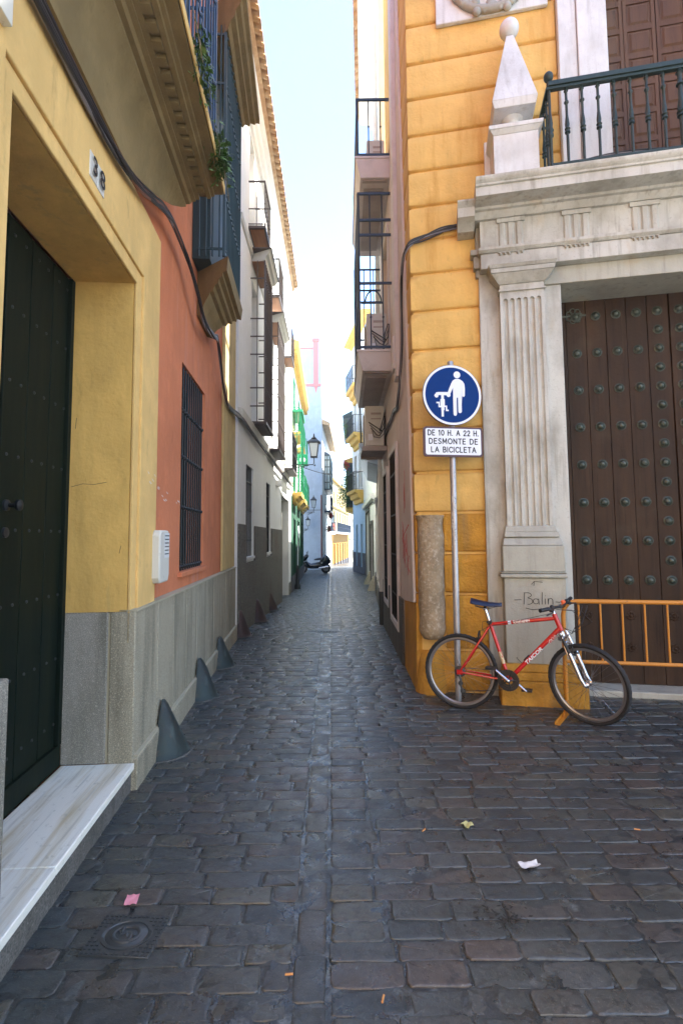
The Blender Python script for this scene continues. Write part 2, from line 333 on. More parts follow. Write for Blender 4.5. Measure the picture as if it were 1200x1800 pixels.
# ------------------------------------------------------------------ frames
class FR:
    def __init__(s, A, B, right=False):
        s.A = A; s.a = atan2(B[1]-A[1], B[0]-A[0]); s.L = sqrt((B[0]-A[0])**2+(B[1]-A[1])**2); s.sg = 1 if right else -1
    def p(s, u, w, v=0):
        w *= s.sg; return Vector((s.A[0]+u*cos(s.a)-w*sin(s.a), s.A[1]+u*sin(s.a)+w*cos(s.a), v))
    def loc(s, x, y):
        dx, dy = x-s.A[0], y-s.A[1]; return (dx*cos(s.a)+dy*sin(s.a), (-dx*sin(s.a)+dy*cos(s.a))*s.sg)
    def root(s, name, label, cat, group=None): return root(name, label, cat, (s.A[0], s.A[1], 0), s.a, group)
    def at(s, name, label, cat, u, w, v, group=None):
        p = s.p(u, w, v); return root(name, label, cat, p, s.a, group)
def grille(mb, u0, u1, w, v0, v1, nb, rails, r=.009, knots=True):
    for i in range(nb):
        u = u0+(u1-u0)*(i+.5)/nb; mb.tube([(u, w, v0), (u, w, v1)], r, 6)
    for v in rails:
        mb.box(u0, u1, w-.006, w+.006, v-.012, v+.012)
        if knots:
            for i in range(nb):
                u = u0+(u1-u0)*(i+.5)/nb; mb.sphere((u, w+.008, v), r*1.9, 4)
def railing(mb, u0, u1, w0, w1, v0, v1, sp=.11, r=.007, bar=.014, mids=(), side=True):
    """three-sided railing: near side at u0, front at w1, far side at u1"""
    n = max(2, int((u1-u0)/sp))
    for i in range(n+1):
        u = u0+(u1-u0)*i/n; mb.tube([(u, w1, v0), (u, w1, v1)], r, 5); mb.sphere((u, w1, (v0+v1)/2), r*2, 3)
    m = max(1, int((w1-w0)/sp/1.3))
    for i in range(m):
        w = w0+(w1-w0)*(i+.5)/m
        for u in (u0, u1): mb.tube([(u, w, v0), (u, w, v1)], r, 5)
    for v in (v0+.04, v1)+tuple(mids):
        b = bar if v == v1 else bar*.65
        mb.box(u0-b, u1+b, w1-b, w1+b, v-b*.6, v+b*.6); mb.box(u0-b, u0+b, w0, w1-b, v-b*.6, v+b*.6); mb.box(u1-b, u1+b, w0, w1-b, v-b*.6, v+b*.6)
def leaves(pts, n, r, size=.03, down=.1):
    mb = MB()
    for c in pts:
        for _ in range(n):
            p = Vector(c)+Vector((random.gauss(0, r), random.gauss(0, r*.6), random.gauss(0, r)-random.random()*down))
            a = Vector((random.uniform(-1, 1), random.uniform(-1, 1), random.uniform(-1, .4))).normalized(); b = a.orthogonal().normalized()
            s = size*random.uniform(.6, 1.4)
            mb.add([p, p+a*s*.5+b*s*.28, p+a*s, p+a*s*.5-b*s*.28], [(0, 1, 2, 3)])
    return mb
def tiles(mb, u0, u1, w0, w1, v, rise=.18, sp=.21):
    n = int((u1-u0)/sp)
    for i in range(n):
        u = u0+(i+.5)*sp; vs = []
        for (w, z) in ((w0, v+rise), (w1, v)):
            for t in (0, 1):
                for k in range(7):
                    a = pi*k/6; rr = sp*.46-t*.018
                    vs.append((u+rr*cos(a), w, z+rr*sin(a)*.9))
        fs = [(k, k+1, 14+k+1, 14+k) for k in range(6)]+[(7+k, 14+7+k, 14+8+k, 8+k) for k in range(6)]+[(14+k, 14+k+1, 21+k+1, 21+k) for k in range(6)]+[(k, 7+k, 8+k, k+1) for k in range(6)]
        fs += [(0, 14, 21, 7), (6, 13, 27, 20)]
        mb.add(vs, fs)
        vs = []
        for (w, z) in ((w0, v+rise-.02), (w1-.03, v-.02)):
            for k in range(5):
                a = pi+pi*k/4; vs.append((u+sp/2+sp*.36*cos(a), w, z+sp*.3*sin(a)+.03))
        mb.add(vs, [(k, k+1, 6+k, 5+k) for k in range(4)])
    return mb

# ================================================================== LEFT: ochre and red townhouse
A1 = FR((-1.318, 3.312), (-1.687, 8.257)); sg = -1
h = A1.root('ochre_townhouse', 'ochre and salmon red townhouse with a deep dark doorway and number 38', 'house')
DOOR = (-1.48, 0, -.1, 3.27); WIN = (1.39, 2.50, 1.26, 3.22)
m = MB().wall(-6, 4.9, -.3, 10, -.5, -.06, [(-1.53, .05, -.1, 3.33), WIN]); m.box(-6, 4.88, -6, -.75, -.3, 9.9); m.box(-6, -1.6, -.75, -.5, -.3, 9.9); m.box(.12, 1.2, -.75, -.5, -.3, 9.9); m.box(2.7, 4.9, -.75, -.5, -.3, 9.9)
m.build('red_wall', 'red', h, sg)
m = MB().wall(-6, .47, .9, 3.84, -.055, -.015, [(-1.56, .09, 0, 3.36)]); m.wall(-1.56, .09, .9, 3.36, -.054, -.032, [DOOR])
m.build('door_surround', 'yellow', h, sg, bevel=.006)
m = MB().box(0, .05, -.44, -.055, 1.1, 3.27); m.box(-1.53, -1.48, -.44, -.055, 1.1, 3.27); m.box(-1.53, .05, -.44, -.055, 3.27, 3.33)
m.build('door_reveal', 'jamb', h, sg)
m = MB().box(3.70, 4.88, -.059, -.025, 1.12, 9.9); m.build('pilaster', 'yellow_dark', h, sg, bevel=.006)
# plinth of upright granite slabs
m = MB(); us = [.0, .52, .98, 1.45, 1.9, 2.42, 2.9, 3.4, 3.85, 4.3, 4.86]
m.box(.0, .516, -.1549, 0, .16, 1.10)
for a, b in zip(us[1:], us[2:]): m.box(a+.006, b-.003, -.1, random.uniform(-.003, .003), .2, 1.10+random.uniform(-.004, .004))
m.build('plinth', 'granite2', h, sg, bevel=.006)
m = MB(); m.box(0, .3, -.44, -.170, .165, 1.10); m.build('granite_jamb', 'granite', h, sg, bevel=.008); m = MB(); m.box(-1.9, -1.462, -.44, .030, -.05, 1.075); m.box(-3, -1.91, -.3, .030, -.05, 1.075); m.build('granite_jamb', 'granite', h, sg, bevel=.008)
m = MB(); m.box(.01, .3, -.170, -.155, .165, 1.095); m.box(.1, 4.85, -.09, -.008, .15, 1.09); m.box(0, 4.86, -.1, .012, 1.10, 1.112); m.box(.02, 4.86, -.05, .026, .192, .206); m.build('mortar_joints', 'joint', h, sg)
m = MB(); m.box(.004, 1.3, -.1, .030, -.1, .193); m.box(1.304, 3.0, -.1, .028, -.1, .196); m.box(3.004, 4.86, -.1, .031, -.1, .192); m.build('skirting_course', 'granite2', h, sg, bevel=.006)
# doorstep
m = MB(); m.box(-1.478, -1.02, -.43, .012, .128, .168); m.box(-1.016, 0, -.43, .012, .128, .168); st = m.build('doorstep', 'marble_step', h, sg, bevel=.005)
m = MB(); m.box(-1.478, 0, -.4, -.006, -.1, .127); m.build('step_riser', 'greyplinth', st, sg, bevel=.004)
# green door
d = MB(); d.box(-1.478, 0, -.52, -.475, .17, 3.268)
n = 6; pw = 1.478/n
for i in range(n): d.box(-1.478+i*pw+.004, -1.478+(i+1)*pw-.004, -.48, -.455, .30, 3.262)
d.box(-1.478, -.004, -.48, -.435, .17, .30); d.box(-.05, -.003, -.48, -.43, .30, 3.262); d.box(-.752, -.738, -.48, -.44, .30, 3.2)
dl = d.build('door', 'door', h, sg, bevel=.003)
s_ = MB()
for r in range(8):
    v = .44+r*.391
    for i in range(n):
        for k in (.28, .72): s_.sphere((-1.478+(i+k)*pw, -.453, v), .0090, 5, (1, .7, 1))
s_.build('studs', 'black', dl, sg)
k = MB(); k.lathe((-.66, -.455, 1.74), [(.03, 0), (.03, .012), (.012, .02), (.012, .05), (.028, .06), (.03, .075), (.01, .085)], 14, 'y'); k.build('door_knob', 'black', dl, sg); k = MB(); k.lathe((-.66, -.455, 1.60), [(.028, 0), (.026, .012), (.008, .016)], 14, 'y'); k.build('keyhole_plate', 'black', dl, sg)
# barred window
w_ = empty('window', h); w_['label'] = 'tall barred window in the salmon wall'
m = MB(); m.box(1.33, 2.56, -.13, -.02, 1.215, 1.258); m.build('sill', 'red', w_, sg, bevel=.004)
m = MB(); m.box(1.38, 2.51, -.34, -.30, 1.2, 3.23); m.build('shutter', 'navy', w_, sg)
m = MB(); m.box(1.39, 1.43, -.3, -.26, 1.26, 3.22); m.box(2.46, 2.5, -.3, -.26, 1.26, 3.22); m.box(1.92, 1.97, -.3, -.26, 1.26, 3.22); m.box(1.39, 2.5, -.3, -.255, 1.26, 1.32); m.box(1.39, 2.5, -.3, -.255, 3.15, 3.22); m.build('frame', 'door', w_, sg)
m = MB(); grille(m, 1.40, 2.49, -.085, 1.262, 3.215, 11, (1.3, 1.86, 2.34, 2.79), .010); m.build('grille', 'black', w_, sg)
m = MB()
for pts in ([(-.02, 1.98), (.0, 1.975), (.05, 1.985), (.08, 1.98)], ):
    pass
for _ in range(9):
    u, v = random.uniform(.42, 1.3), random.uniform(1.88, 1.99); L = random.uniform(.03, .10)
    m.add([(u, -.0585, v), (u+L, -.0585, v-.012), (u+L*.9, -.0585, v-.017), (u+.01, -.0585, v-.008)], [(0, 1, 2, 3)])
for _ in range(5):
    u, v = random.uniform(.12, .44), random.uniform(1.95, 2.06); L = random.uniform(.02, .07)
    m.add([(u, -.0135, v), (u+L, -.0135, v-.016), (u+L*.9, -.0135, v-.02), (u+.006, -.0135, v-.006)], [(0, 1, 2, 3)])
m.build('scuff_marks', 'offwhite', h, sg, merge=False)
m = MB()
for pts in ([(.02, -.20, 1.93), (.02, -.28, 1.915), (.02, -.35, 1.92), (.02, -.42, 1.90)], [(.0, -.10, 1.52), (.0, -.11, 1.47)], [(.0, -.40, 2.35), (.0, -.405, 2.28)]):
    m.tube([(-.0005, w, v) for u, w, v in pts], .0016, 4)
m.build('hairline_crack', 'ink', h, sg)
# number plates
for i, t in enumerate('38'):
    pl = MB().box(-.046, .046, -.002, .010, -.068, .068).build('house_number', mat('glazed_number_tile_%s' % 'ab'[i], (.62, .6, .54), .35, [(30, (.4, .35, .28), .6, .7, .8)]), h, 1, bevel=.003)
    pl.location = (-.79+i*.096, .012, 3.485-.002*i); pl.rotation_euler = (0, 0, 0)
    text_obj(t, .135, 'ink', pl, Matrix.Translation((0, -.011, 0)) @ Matrix.Rotation(pi/2, 4, 'X'), depth=.001, off=.0012)
m = MB().box(-1.78, -1.59, -.015, .02, 3.42, 3.62); m.build('wall_plate', 'box', h, sg, bevel=.003)
# bay 1 and bay 2
P1 = [(-.055, 3.845), (0, 3.845), (.012, 3.93), (.03, 4.04), (.06, 4.14), (.10, 4.215), (.13, 4.24), (.13, 4.262), (.16, 4.265), (.175, 4.285), (.205, 4.29), (.205, 4.305), (.235, 4.308), (.235, 4.335), (.295, 4.335), (.295, 4.318), (.325, 4.322), (.33, 4.338), (.352, 4.342), (.356, 4.36), (.42, 4.362), (.428, 4.44), (-.055, 4.44)]
def e1(v): return .63 if v >= 4.245 else .63-.92*(1-(v-3.845)/.40)**1.3
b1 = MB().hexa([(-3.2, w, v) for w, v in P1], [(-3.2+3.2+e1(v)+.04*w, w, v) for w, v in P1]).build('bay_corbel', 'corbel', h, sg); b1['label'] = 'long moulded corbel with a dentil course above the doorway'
dn = MB().box(0, .055, .236, .29, 4.306, 4.336).build('dentil', 'corbel', b1, sg); dn.location.x = -2.0
for i in range(1, 26):
    c_ = dn.copy(); COL.objects.link(c_); c_.parent = b1; c_.location.x = -2.0+.1*i
MB().box(-3.2, .650, .4285, .436, 4.37, 4.44).build('edge_fillet', 'yellow', b1, sg)
P2 = [(-.055, 3.93), (.0, 3.93), (.015, 4.0), (.05, 4.06), (.09, 4.10), (.10, 4.13), (.14, 4.14), (.16, 4.18), (.20, 4.19), (.21, 4.23), (.25, 4.24), (.255, 4.275), (.30, 4.28), (.315, 4.42), (-.055, 4.42)]
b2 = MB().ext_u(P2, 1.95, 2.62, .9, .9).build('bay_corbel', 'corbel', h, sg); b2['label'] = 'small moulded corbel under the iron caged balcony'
def cage(par, u0, u1, w1, v0, v1, mi, ms, rails, nb, lab=None, side=4):
    c = MB(); grille(c, u0, u1, w1, v0, v1, nb, rails)
    for us in (u0, u1):
        for i in range(side):
            w = w1*(i+.3)/side; c.tube([(us, w, v0), (us, w, v1)], .009, 6)
        for v in rails: c.box(us-.006, us+.006, 0, w1, v-.012, v+.012)
    for us in (u0, u1): c.box(us-.014, us+.014, w1-.014, w1+.014, v0, v1)
    o = c.build('balcony_cage', mi, par, sg)
    if lab: o['label'] = lab
    MB().box(u0+.05, u1-.05, -.055, w1*.45, v0, v1).build('shutters', ms, o, sg)
    return o
cage(h, 1.68, 2.90, .27, 4.42, 6.95, 'navy', 'navy', (4.5, 5.1, 5.7, 6.3, 6.85), 12, 'dark teal iron cage of the far balcony')
cage(h, -3.1, .56, .36, 4.44, 7.2, 'blueiron', 'navy', (4.5, 5.2, 5.9, 6.6), 34)
P3 = [(-.055, 6.87), (.30, 6.87), (.33, 6.93), (.38, 6.95), (.39, 7.0), (.44, 7.02), (.46, 7.06), (.50, 7.08), (.50, 7.16), (-.055, 7.4)]
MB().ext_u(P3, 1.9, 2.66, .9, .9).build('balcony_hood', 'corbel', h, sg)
# ---- things on this house
def plants(F, name, lab, u, w, v, n, r, size, down, wd=.6, cat='plant', grp=None, mt='leaf', k=3):
    o = F.at(name, lab, cat, u, w, v, grp)
    pts = [(random.uniform(-wd/2, wd/2), 0, random.uniform(0, r)) for _ in range(k)]
    leaves(pts, n, r, size, down).build('foliage', mt, o, 1, smooth=False, merge=False)
    s_ = MB()
    for _ in range(4):
        a = random.uniform(-wd/2, wd/2); s_.tube([(a, 0, .05), (a+random.uniform(-.1, .1), -.03, -.06), (a+random.uniform(-.15, .15), -.05, -.05-down*1.6)], .0025, 4)
    s_.build('stem', mat('dry_stem', (.16, .12, .06), .8), o)
    return o
plants(A1, 'trailing_plant', 'green creeper spilling over the corbel edge nearest the top of the photo', -.42, .45, 4.5, 120, .05, .04, .10)
plants(A1, 'trailing_plant', 'leafy creeper with dry stems hanging beside the dark teal cage', .28, .44, 4.47, 230, .06, .045, .12, .5)
def bundle(name, lab, pts, n, spread, mats=('cable', 'cable', 'cable', 'cable2', 'cable', 'cable3'), r=.008, res=5):
    o = root(name, lab, 'cables', pts[0])
    P = [Vector(p) for p in pts]; Q = []
    for i in range(len(P)-1):
        p0, p1, p2, p3 = P[max(i-1, 0)], P[i], P[i+1], P[min(i+2, len(P)-1)]
        for k in range(res):
            t = k/res; Q.append(.5*((2*p1)+(p2-p0)*t+(2*p0-5*p1+4*p2-p3)*t*t+(3*p1-p0-3*p2+p3)*t**3))
    Q.append(P[-1])
    for j in range(n):
        ph = random.uniform(0, 6); off = Vector((random.uniform(-1, 1)*.4, 0, random.uniform(-1, 1)))*spread
        pts2 = [q+off*(.6+.4*sin(i*.5+ph))+Vector((0, 0, spread*.35*sin(i*.35+ph*2)))-P[0] for i, q in enumerate(Q)]
        MB().tube(pts2, r*random.uniform(.6, 1.3), 6).build('cable', mats[j % len(mats)], o)
    return o
# white house frame is needed for the long cable run
W2 = FR((-1.687, 8.30), (-1.862, 18.8))
cp = [A1.p(-3.2, .02, 3.74), A1.p(-1.43, .02, 3.72), A1.p(-.7, .02, 3.74), A1.p(-.28, .03, 3.79), A1.p(.05, .05, 3.90), A1.p(.3, .05, 4.0), A1.p(.66, .04, 4.08), A1.p(1.13, .04, 4.07), A1.p(1.5, .06, 3.90), A1.p(1.8, .07, 3.78), A1.p(2.3, .07, 3.84), A1.p(2.8, .03, 3.99), A1.p(3.05, .02, 3.85), A1.p(3.33, .02, 3.56), A1.p(3.9, .01, 3.46), A1.p(4.6, .02, 3.52), W2.p(.1, .07, 3.52), W2.p(1, .08, 3.50), W2.p(3, .08, 3.46), W2.p(6, .08, 3.44), W2.p(9, .08, 3.42), W2.p(10.4, .07, 3.44)]
bundle('cable_bundle', 'thick sagging bundle of black cables along the ochre, red and white fronts', cp, 17, .038, r=.0095)
mb_ = A1.at('meter_box', 'stained white meter box with a printed notice on the salmon wall', 'meter box', .52, -.06, 1.44)
MB().ext_w([(-.13, -.16), (-.10, -.20), (.10, -.20), (.13, -.15), (.13, .14), (.10, .185), (-.10, .185), (-.13, .15)], 0, .10).build('casing', 'box', mb_, sg, bevel=.012)
nt = MB().box(-.02, .115, .1005, .102, -.02, .165).build('notice', 'paper', mb_, sg)
ln = MB()
for r in range(6):
    x = -.01
    while x < .1:
        q = random.uniform(.008, .02); ln.box(x, min(x+q, .105), .1023, .1030, .14-r*.027, .149-r*.027); x += q+.005
ln.build('print', 'ink', nt, sg)
# metal cones guarding the wall foot
cg = 'half cone wheel guards against the left wall'
def cone(F, u, hgt, rad, mt, lab, z=0):
    o = F.at('wheel_guard', lab, 'wheel guard', u, .02, z, cg)
    mb = MB(); n = 18; vs = [(0, 0, hgt)]
    rows = [(.13, .985), (.24, .90), (.42, .70), (.66, .40), (.88, .13), (.97, 0.0), (1.08, -.02)]
    for rr, hh in rows:
        for i in range(n+1):
            a = pi*i/n; vs.append((rad*rr*cos(a), rad*rr*sin(a)*1.0, hgt*hh))
    fs = [(0, 1+i, 2+i) for i in range(n)]
    for r in range(len(rows)-1):
        for i in range(n): fs.append((1+r*(n+1)+i, 1+(r+1)*(n+1)+i, 2+(r+1)*(n+1)+i, 2+r*(n+1)+i))
    mb.add(vs, fs).xf(lambda p: p+Vector((.010*noise.noise(p*9+Vector((u, 0, 0))), .012*noise.noise(p*7+Vector((u, 3, 0))), .008*noise.noise(p*8)))).build('cone', mt, o, sg, ang=60)
    MB().tube([(rad*1.08*cos(pi*i/14), rad*1.08*sin(pi*i/14), .0) for i in range(15)], .006, 6).build('mortar_collar', 'greyplinth', o, sg)
cone(A1, .60, .37, .20, 'cone', 'largest grey green wheel guard, nearest the marble doorstep')
cone(A1, 1.92, .37, .20, 'cone', 'second grey green wheel guard, under the barred window')
cone(A1, 3.15, .35, .20, 'cone', 'third grey green wheel guard, near the far end of the granite plinth')
cone(W2, .12, .40, .20, 'cone2', 'reddish brown wheel guard at the corner of the white house')
cone(W2, 1.95, .42, .22, 'cone2', 'rusty wheel guard on the pebbledash below between the two low windows', -.06)
cone(W2, 4.15, .38, .20, 'cone2', 'small dark wheel guard farthest along the pebbledash', -.14)

# ================================================================== LEFT: white house
h = W2.root('white_house', 'tall white house with brown iron cages and a tiled eave', 'house')
H = [(.8, 1.6, 1.23, 2.9), (3.56, 4.3, 1.23, 2.87), (7.0, 9.6, -.7, 2.85), (1.35, 2.1, 3.8, 6.6), (3.9, 4.8, 3.8, 6.6), (7.6, 8.7, 3.75, 6.3), (1.0, 1.6, 7.5, 9.4), (3.6, 4.3, 7.5, 9.4), (7.3, 8.1, 7.5, 9.4)]
m = MB().wall(0, 10.5, -.7, 10.0, -.3, 0, H); m.box(0.02, 10.5, -6, -.32, -.7, 9.95); m.build('wall', 'white', h, sg)
m = MB().wall(0, 7.0, -.7, 1.80, .003, .028, [(.72, 1.72, 1.13, 3), (3.48, 4.42, 1.13, 3)]); m.box(9.62, 10.5, .003, .02, -.7, .0); m.build('pebbledash_base', 'rough', h, sg, bevel=.004)
m = MB().ext_u([(-.01, 3.52), (.05, 3.55), (.075, 3.62), (.08, 3.70), (-.01, 3.72)], 0, 10.5); m.ext_u([(-.01, 6.98), (.03, 7.0), (.05, 7.08), (-.01, 7.1)], 0, 10.5); m.build('string_course', 'whitetrim', h, sg)
for (a, b, c, dd) in H[:2]:
    w_ = empty('window', h)
    MB().box(a, b, -.15, -.12, c, dd).build('shutter', 'shutter', w_, sg); q = MB(); grille(q, a, b, -.03, c, dd, 6, (c+.3, c+.85, dd-.3), .008, False); q.build('grille', 'black', w_, sg)
    MB().box(a-.06, b+.06, -.1, .035, c-.05, c-.003).build('sill', 'white', w_, sg)
dr = MB().box(7.0, 9.6, -.26, -.22, -.7, 2.85).build('door', 'gdoor', h, sg, bevel=.003); MB().lathe((7.3, -.22, .95), [(.02, 0), (.02, .05), (.035, .06), (.02, .08)], 10, 'y').build('door_knob', 'bronze', dr, sg)
for (a, b, c, dd) in H[3:]:
    w_ = empty('window', h); MB().box(a, b, -.27, -.24, c, dd).build('shutter', 'offwhite', w_, sg, bevel=.004); MB().box((a+b)/2-.02, (a+b)/2+.02, -.239, -.225, c, dd).build('frame', 'whitetrim', w_, sg)
for (u0, u1, v0, v1) in ((1.2, 2.3, 3.75, 6.9), (3.6, 5.1, 3.66, 6.72)):
    c = MB(); grille(c, u0, u1, .27, v0, v1, int((u1-u0)/.105), (v0+.65, v0+1.3, v0+2.0, v1-.35), .011)
    for us in (u0, u1):
        c.tube([(us, .13, v0), (us, .13, v1)], .009, 6)
        for v in (v0+.65, v0+1.3, v0+2.0, v1-.35, v0+.3, v0+1.65): c.box(us-.009, us+.009, 0, .27, v-.011, v+.011)
        c.box(us-.012, us+.012, .258, .282, v0, v1)
    c.build('balcony_cage', 'brown', h, sg)
    t = MB().box(u0-.04, u1+.04, 0.004, .31, v0-.05, v0).build('cage_floor', 'brown', h, sg)
    MB().box(u0+.02, u1-.02, 0.02, .25, v0-.062, v0-.051).build('soffit', 'brown', t, sg)
    hd = MB().ext_u([(-.0, v1), (.28, v1), (.30, v1+.07), (.35, v1+.09), (.37, v1+.16), (.40, v1+.18), (.0, v1+.24)], u0+.1, u1-.1, .5, .5).build('cage_hood', 'whitetrim', h, sg)
    MB().box(u0+.02, u1-.02, .02, .26, v1-.012, v1-.002).build('soffit', 'wood_warm', hd, sg)
    MB().box(u0-.12, u1+.12, 0, .42, v1+.185, v1+.20).build('hood_edge', 'brown', hd, sg)
for (u0, u1, v0, v1) in ((.9, 1.75, 7.42, 8.30), (3.5, 4.45, 7.35, 8.24), (7.2, 8.2, 7.2, 8.05)):
    b = MB().box(u0, u1, .003, .32, v0-.05, v0).build('balcony_floor', 'brown', h, sg)
    MB().box(u0+.05, u1-.03, .03, .28, v0-.06, v0-.052).build('soffit', 'wood_warm', b, sg)
    r = MB(); railing(r, u0+.02, u1-.02, 0, .30, v0, v1, .12, .008, .016, ((v0+v1)/2-.1,)); r.build('railing', 'brown', b, sg)
b = MB().box(7.2, 9.1, .003, .34, 3.64, 3.70).build('balcony_floor', 'brown', h, sg); r = MB(); railing(r, 7.22, 9.08, 0, .32, 3.7, 4.8, .10, .009, .016, (4.55, 4.2)); r.build('railing', 'black', b, sg)
m = MB(); tiles(m, -1.2, 8.6, -.6, .42, 10.02, .35); m.build('roof_tiles', 'tile', h, sg, smooth=True)
m = MB().hexa([(-1.2, -.6, 10.18), (8.6, -.6, 10.18), (8.6, .22, 9.94), (-1.2, .22, 9.94)], [(-1.2, -.6, 10.26), (8.6, -.6, 10.26), (8.6, .30, 9.99), (-1.2, .30, 9.99)]); m.build('eave', 'tile', h, sg)
MB().ext_u([(-.01, 9.5), (.05, 9.52), (.07, 9.62), (.12, 9.66), (.14, 9.78), (.20, 9.82), (.22, 9.935), (-.01, 9.94)], -.02, 8.62).build('eave_cornice', 'white', h, sg)
MB().ext_w([(5.55, 2.98), (5.85, 2.98), (5.8, 3.14), (5.6, 3.14)], .003, .14).build('vent_hood', 'white', h, sg, bevel=.01)

# ================================================================== LEFT: green house
GH = FR((-1.868, 18.86), (-2.14, 28.8))
h = GH.root('green_house', 'green and white house with bright green balconies on yellow bases', 'house')
LH = [(1.5, 2.4, -.1, 2.3), (4.2, 5.2, -.1, 2.3), (7.2, 8.2, -.1, 2.3)]
m = MB().wall(0, 9.95, -.9, 3.15, -.25, 0, LH); m.build('ground_floor_wall', 'green', h, sg)
MB().box(0, 9.95, .003, .04, -.9, .12).build('plinth', 'dplinth', h, sg)
UH = [(1.4, 2.3, 3.5, 5.4), (4.6, 5.5, 3.5, 5.4), (7.6, 8.5, 3.5, 5.4), (1.4, 2.3, 6.1, 8), (4.6, 5.5, 6.1, 8), (7.6, 8.5, 6.1, 8)]
m = MB().wall(0, 9.95, 3.151, 8.95, -.25, -.01, UH); m.box(0, 9.95, -6, -.26, -.9, 8.9); m.build('upper_wall', 'white', h, sg)
for q in LH+UH:
    w_ = empty('window', h); MB().box(q[0], q[1], -.22, -.18, q[2], q[3]).build('shutter', 'door' if q in LH else 'pane', w_, sg); MB().wall(q[0]-.05, q[1]+.05, q[2]-.05, q[3]+.05, -.009 if q in UH else .001, .03, [q]).build('frame', 'green' if q in LH else 'gpaint', w_, sg)
for u0, v0 in ((.7, 3.32), (3.9, 3.28), (6.9, 3.24)):
    u1 = u0+2.3
    b = MB().ext_u([(.0, v0-.42), (.1, v0-.36), (.12, v0-.28), (.2, v0-.25), (.24, v0-.16), (.34, v0-.14), (.36, v0), (.0, v0)], u0+.2, u1-.2, .5, .5).build('balcony_base', 'ytrim', h, sg, bevel=.004)
    r = MB(); railing(r, u0+.03, u1-.03, 0, .34, v0, v0+1.05, .09, .013, .028, (v0+.55,)); r.build('railing', 'gpaint', b, sg)
for u0, v0 in ((.9, 5.72), (4.1, 5.7), (7.1, 5.68)):
    u1 = u0+1.9
    b = MB().ext_u([(.0, v0-.25), (.2, v0-.2), (.26, v0-.08), (.3, v0), (.0, v0)], u0+.2, u1-.2, .5, .5).build('balcony_base', 'ytrim', h, sg)
    r = MB(); railing(r, u0+.03, u1-.03, 0, .28, v0, v0+.95, .11, .010, .02); r.build('railing', 'gpaint', b, sg)
c = MB(); railing(c, 1.0, 2.9, 0, .33, 4.4, 6.5, .16, .016, .03, (5.0, 5.6)); c.build('balcony_cage', 'gpaint', h, sg)
MB().box(.9, 3.0, 0, .40, 6.5, 6.6).build('cage_hood', 'gpaint', h, sg)
pn = MB().box(3.35, 3.41, .05, .50, 4.72, 5.22).build('hanging_panel', 'gpaint', h, sg, bevel=.01); pn['label'] = 'bright green panel with a pale oval'
MB().lathe((3.34, .27, 4.97), [(.005, 0), (.14, 0.002), (.14, .008), (.005, .010)], 20, 'x', (1, .8)).build('oval', 'signwhite', pn, sg)
for i in range(3): pass
cr = MB().ext_u([(.0, 8.5), (.05, 8.52), (.08, 8.62), (.2, 8.7), (.30, 8.86), (.32, 8.98), (.0, 9.1)], -.02, 9.97); u = .05
cr.build('cornice', 'ytrim', h, sg)
m = MB()
while u < 9.9: m.box(u, u+.09, .02, .24, 8.56, 8.69); u += .2
m.build('cornice_ribs', 'ytrim', h, sg)

# ================================================================== LEFT: pale blue house facing the camera
BH = FR((-7, 34), (-1.28, 34))
h = BH.root('pale_blue_house', 'tall plain pale blue house end with faded pink trim behind the scooter', 'house')
m = MB().wall(0, 5.72, -.9, 15.0, -.3, 0, [(4.28, 4.5, 13.0, 13.45)]); m.box(.01, 5.71, -6, -.31, -.9, 14.95); m.build('wall', 'lblue', h, sg)
m = MB().box(5.18, 5.5, .002, .06, 11.95, 14.9); m.box(5.1, 5.6, .002, .12, 14.9, 15.1); m.box(3.6, 5.15, .002, .05, 14.36, 14.46); m.box(3.6, 5.7, .002, .07, 11.78, 11.95); m.hexa([(5.22, .01, 11.78), (5.46, .01, 11.78), (5.34, .01, 11.3)], [(5.22, .05, 11.78), (5.46, .05, 11.78), (5.34, .05, 11.3)])
m.build('painted_trim', 'pinkpaint', h, sg)
w_ = empty('window', h); MB().box(4.28, 4.5, -.1, -.06, 13.0, 13.45).build('pane', 'glassb', w_, sg)
MB().box(4.0, 5.7, .002, .02, 3.38, 3.42).build('string_course', 'dplinth', h, sg)
MB().tube([(5.66, .03, -.4), (5.66, .03, 4.4)], .05, 8).build('downpipe', 'cable3', h, sg)

# ================================================================== far end of the street
FH = FR((-1.27, 34.1), (-.98, 45.5))
h = FH.root('balcony_house', 'narrow house with a glazed bay and red flowers just past the pale blue wall', 'house')
m = MB().wall(0, 11.4, -1.2, 9.3, -.3, 0, [(1.6, 2.6, .0, 2.2), (5.5, 6.5, .0, 2.2)]); m.box(0, 11.4, -5, -.31, -1.2, 9.2); m.build('wall', 'offwhite', h, sg)
for q in ((1.6, 2.6), (5.5, 6.5)): MB().box(q[0], q[1], -.2, -.15, -.0, 2.2).build('door', 'shutter', h, sg)
m = MB().hexa([(-.02, -.3, 9.3), (11, -.3, 9.3), (11, .5, 9.1), (-.02, .5, 9.1)], [(-.02, -.3, 9.75), (11, -.3, 9.75), (11, .55, 9.3), (-.02, .55, 9.3)]); rf = m.build('roof', 'tile', h, sg)
b = MB().box(2.2, 6.4, .002, .40, 5.0, 7.4).build('glazed_bay', 'glassb', h, sg)
m = MB()
for v in (5.0, 5.5, 6.1, 6.6, 7.1, 7.42): m.box(2.17, 6.43, .0, .43, v-.035, v+.035)
for w in (.02, .21, .4): m.box(2.16, 2.2, w-.02, w+.03, 4.95, 7.45)
for i in range(8): m.box(2.2+i*.6-.025, 2.2+i*.6+.025, .38, .43, 4.95, 7.45)
m.build('glazing_bars', 'navy', b, sg)
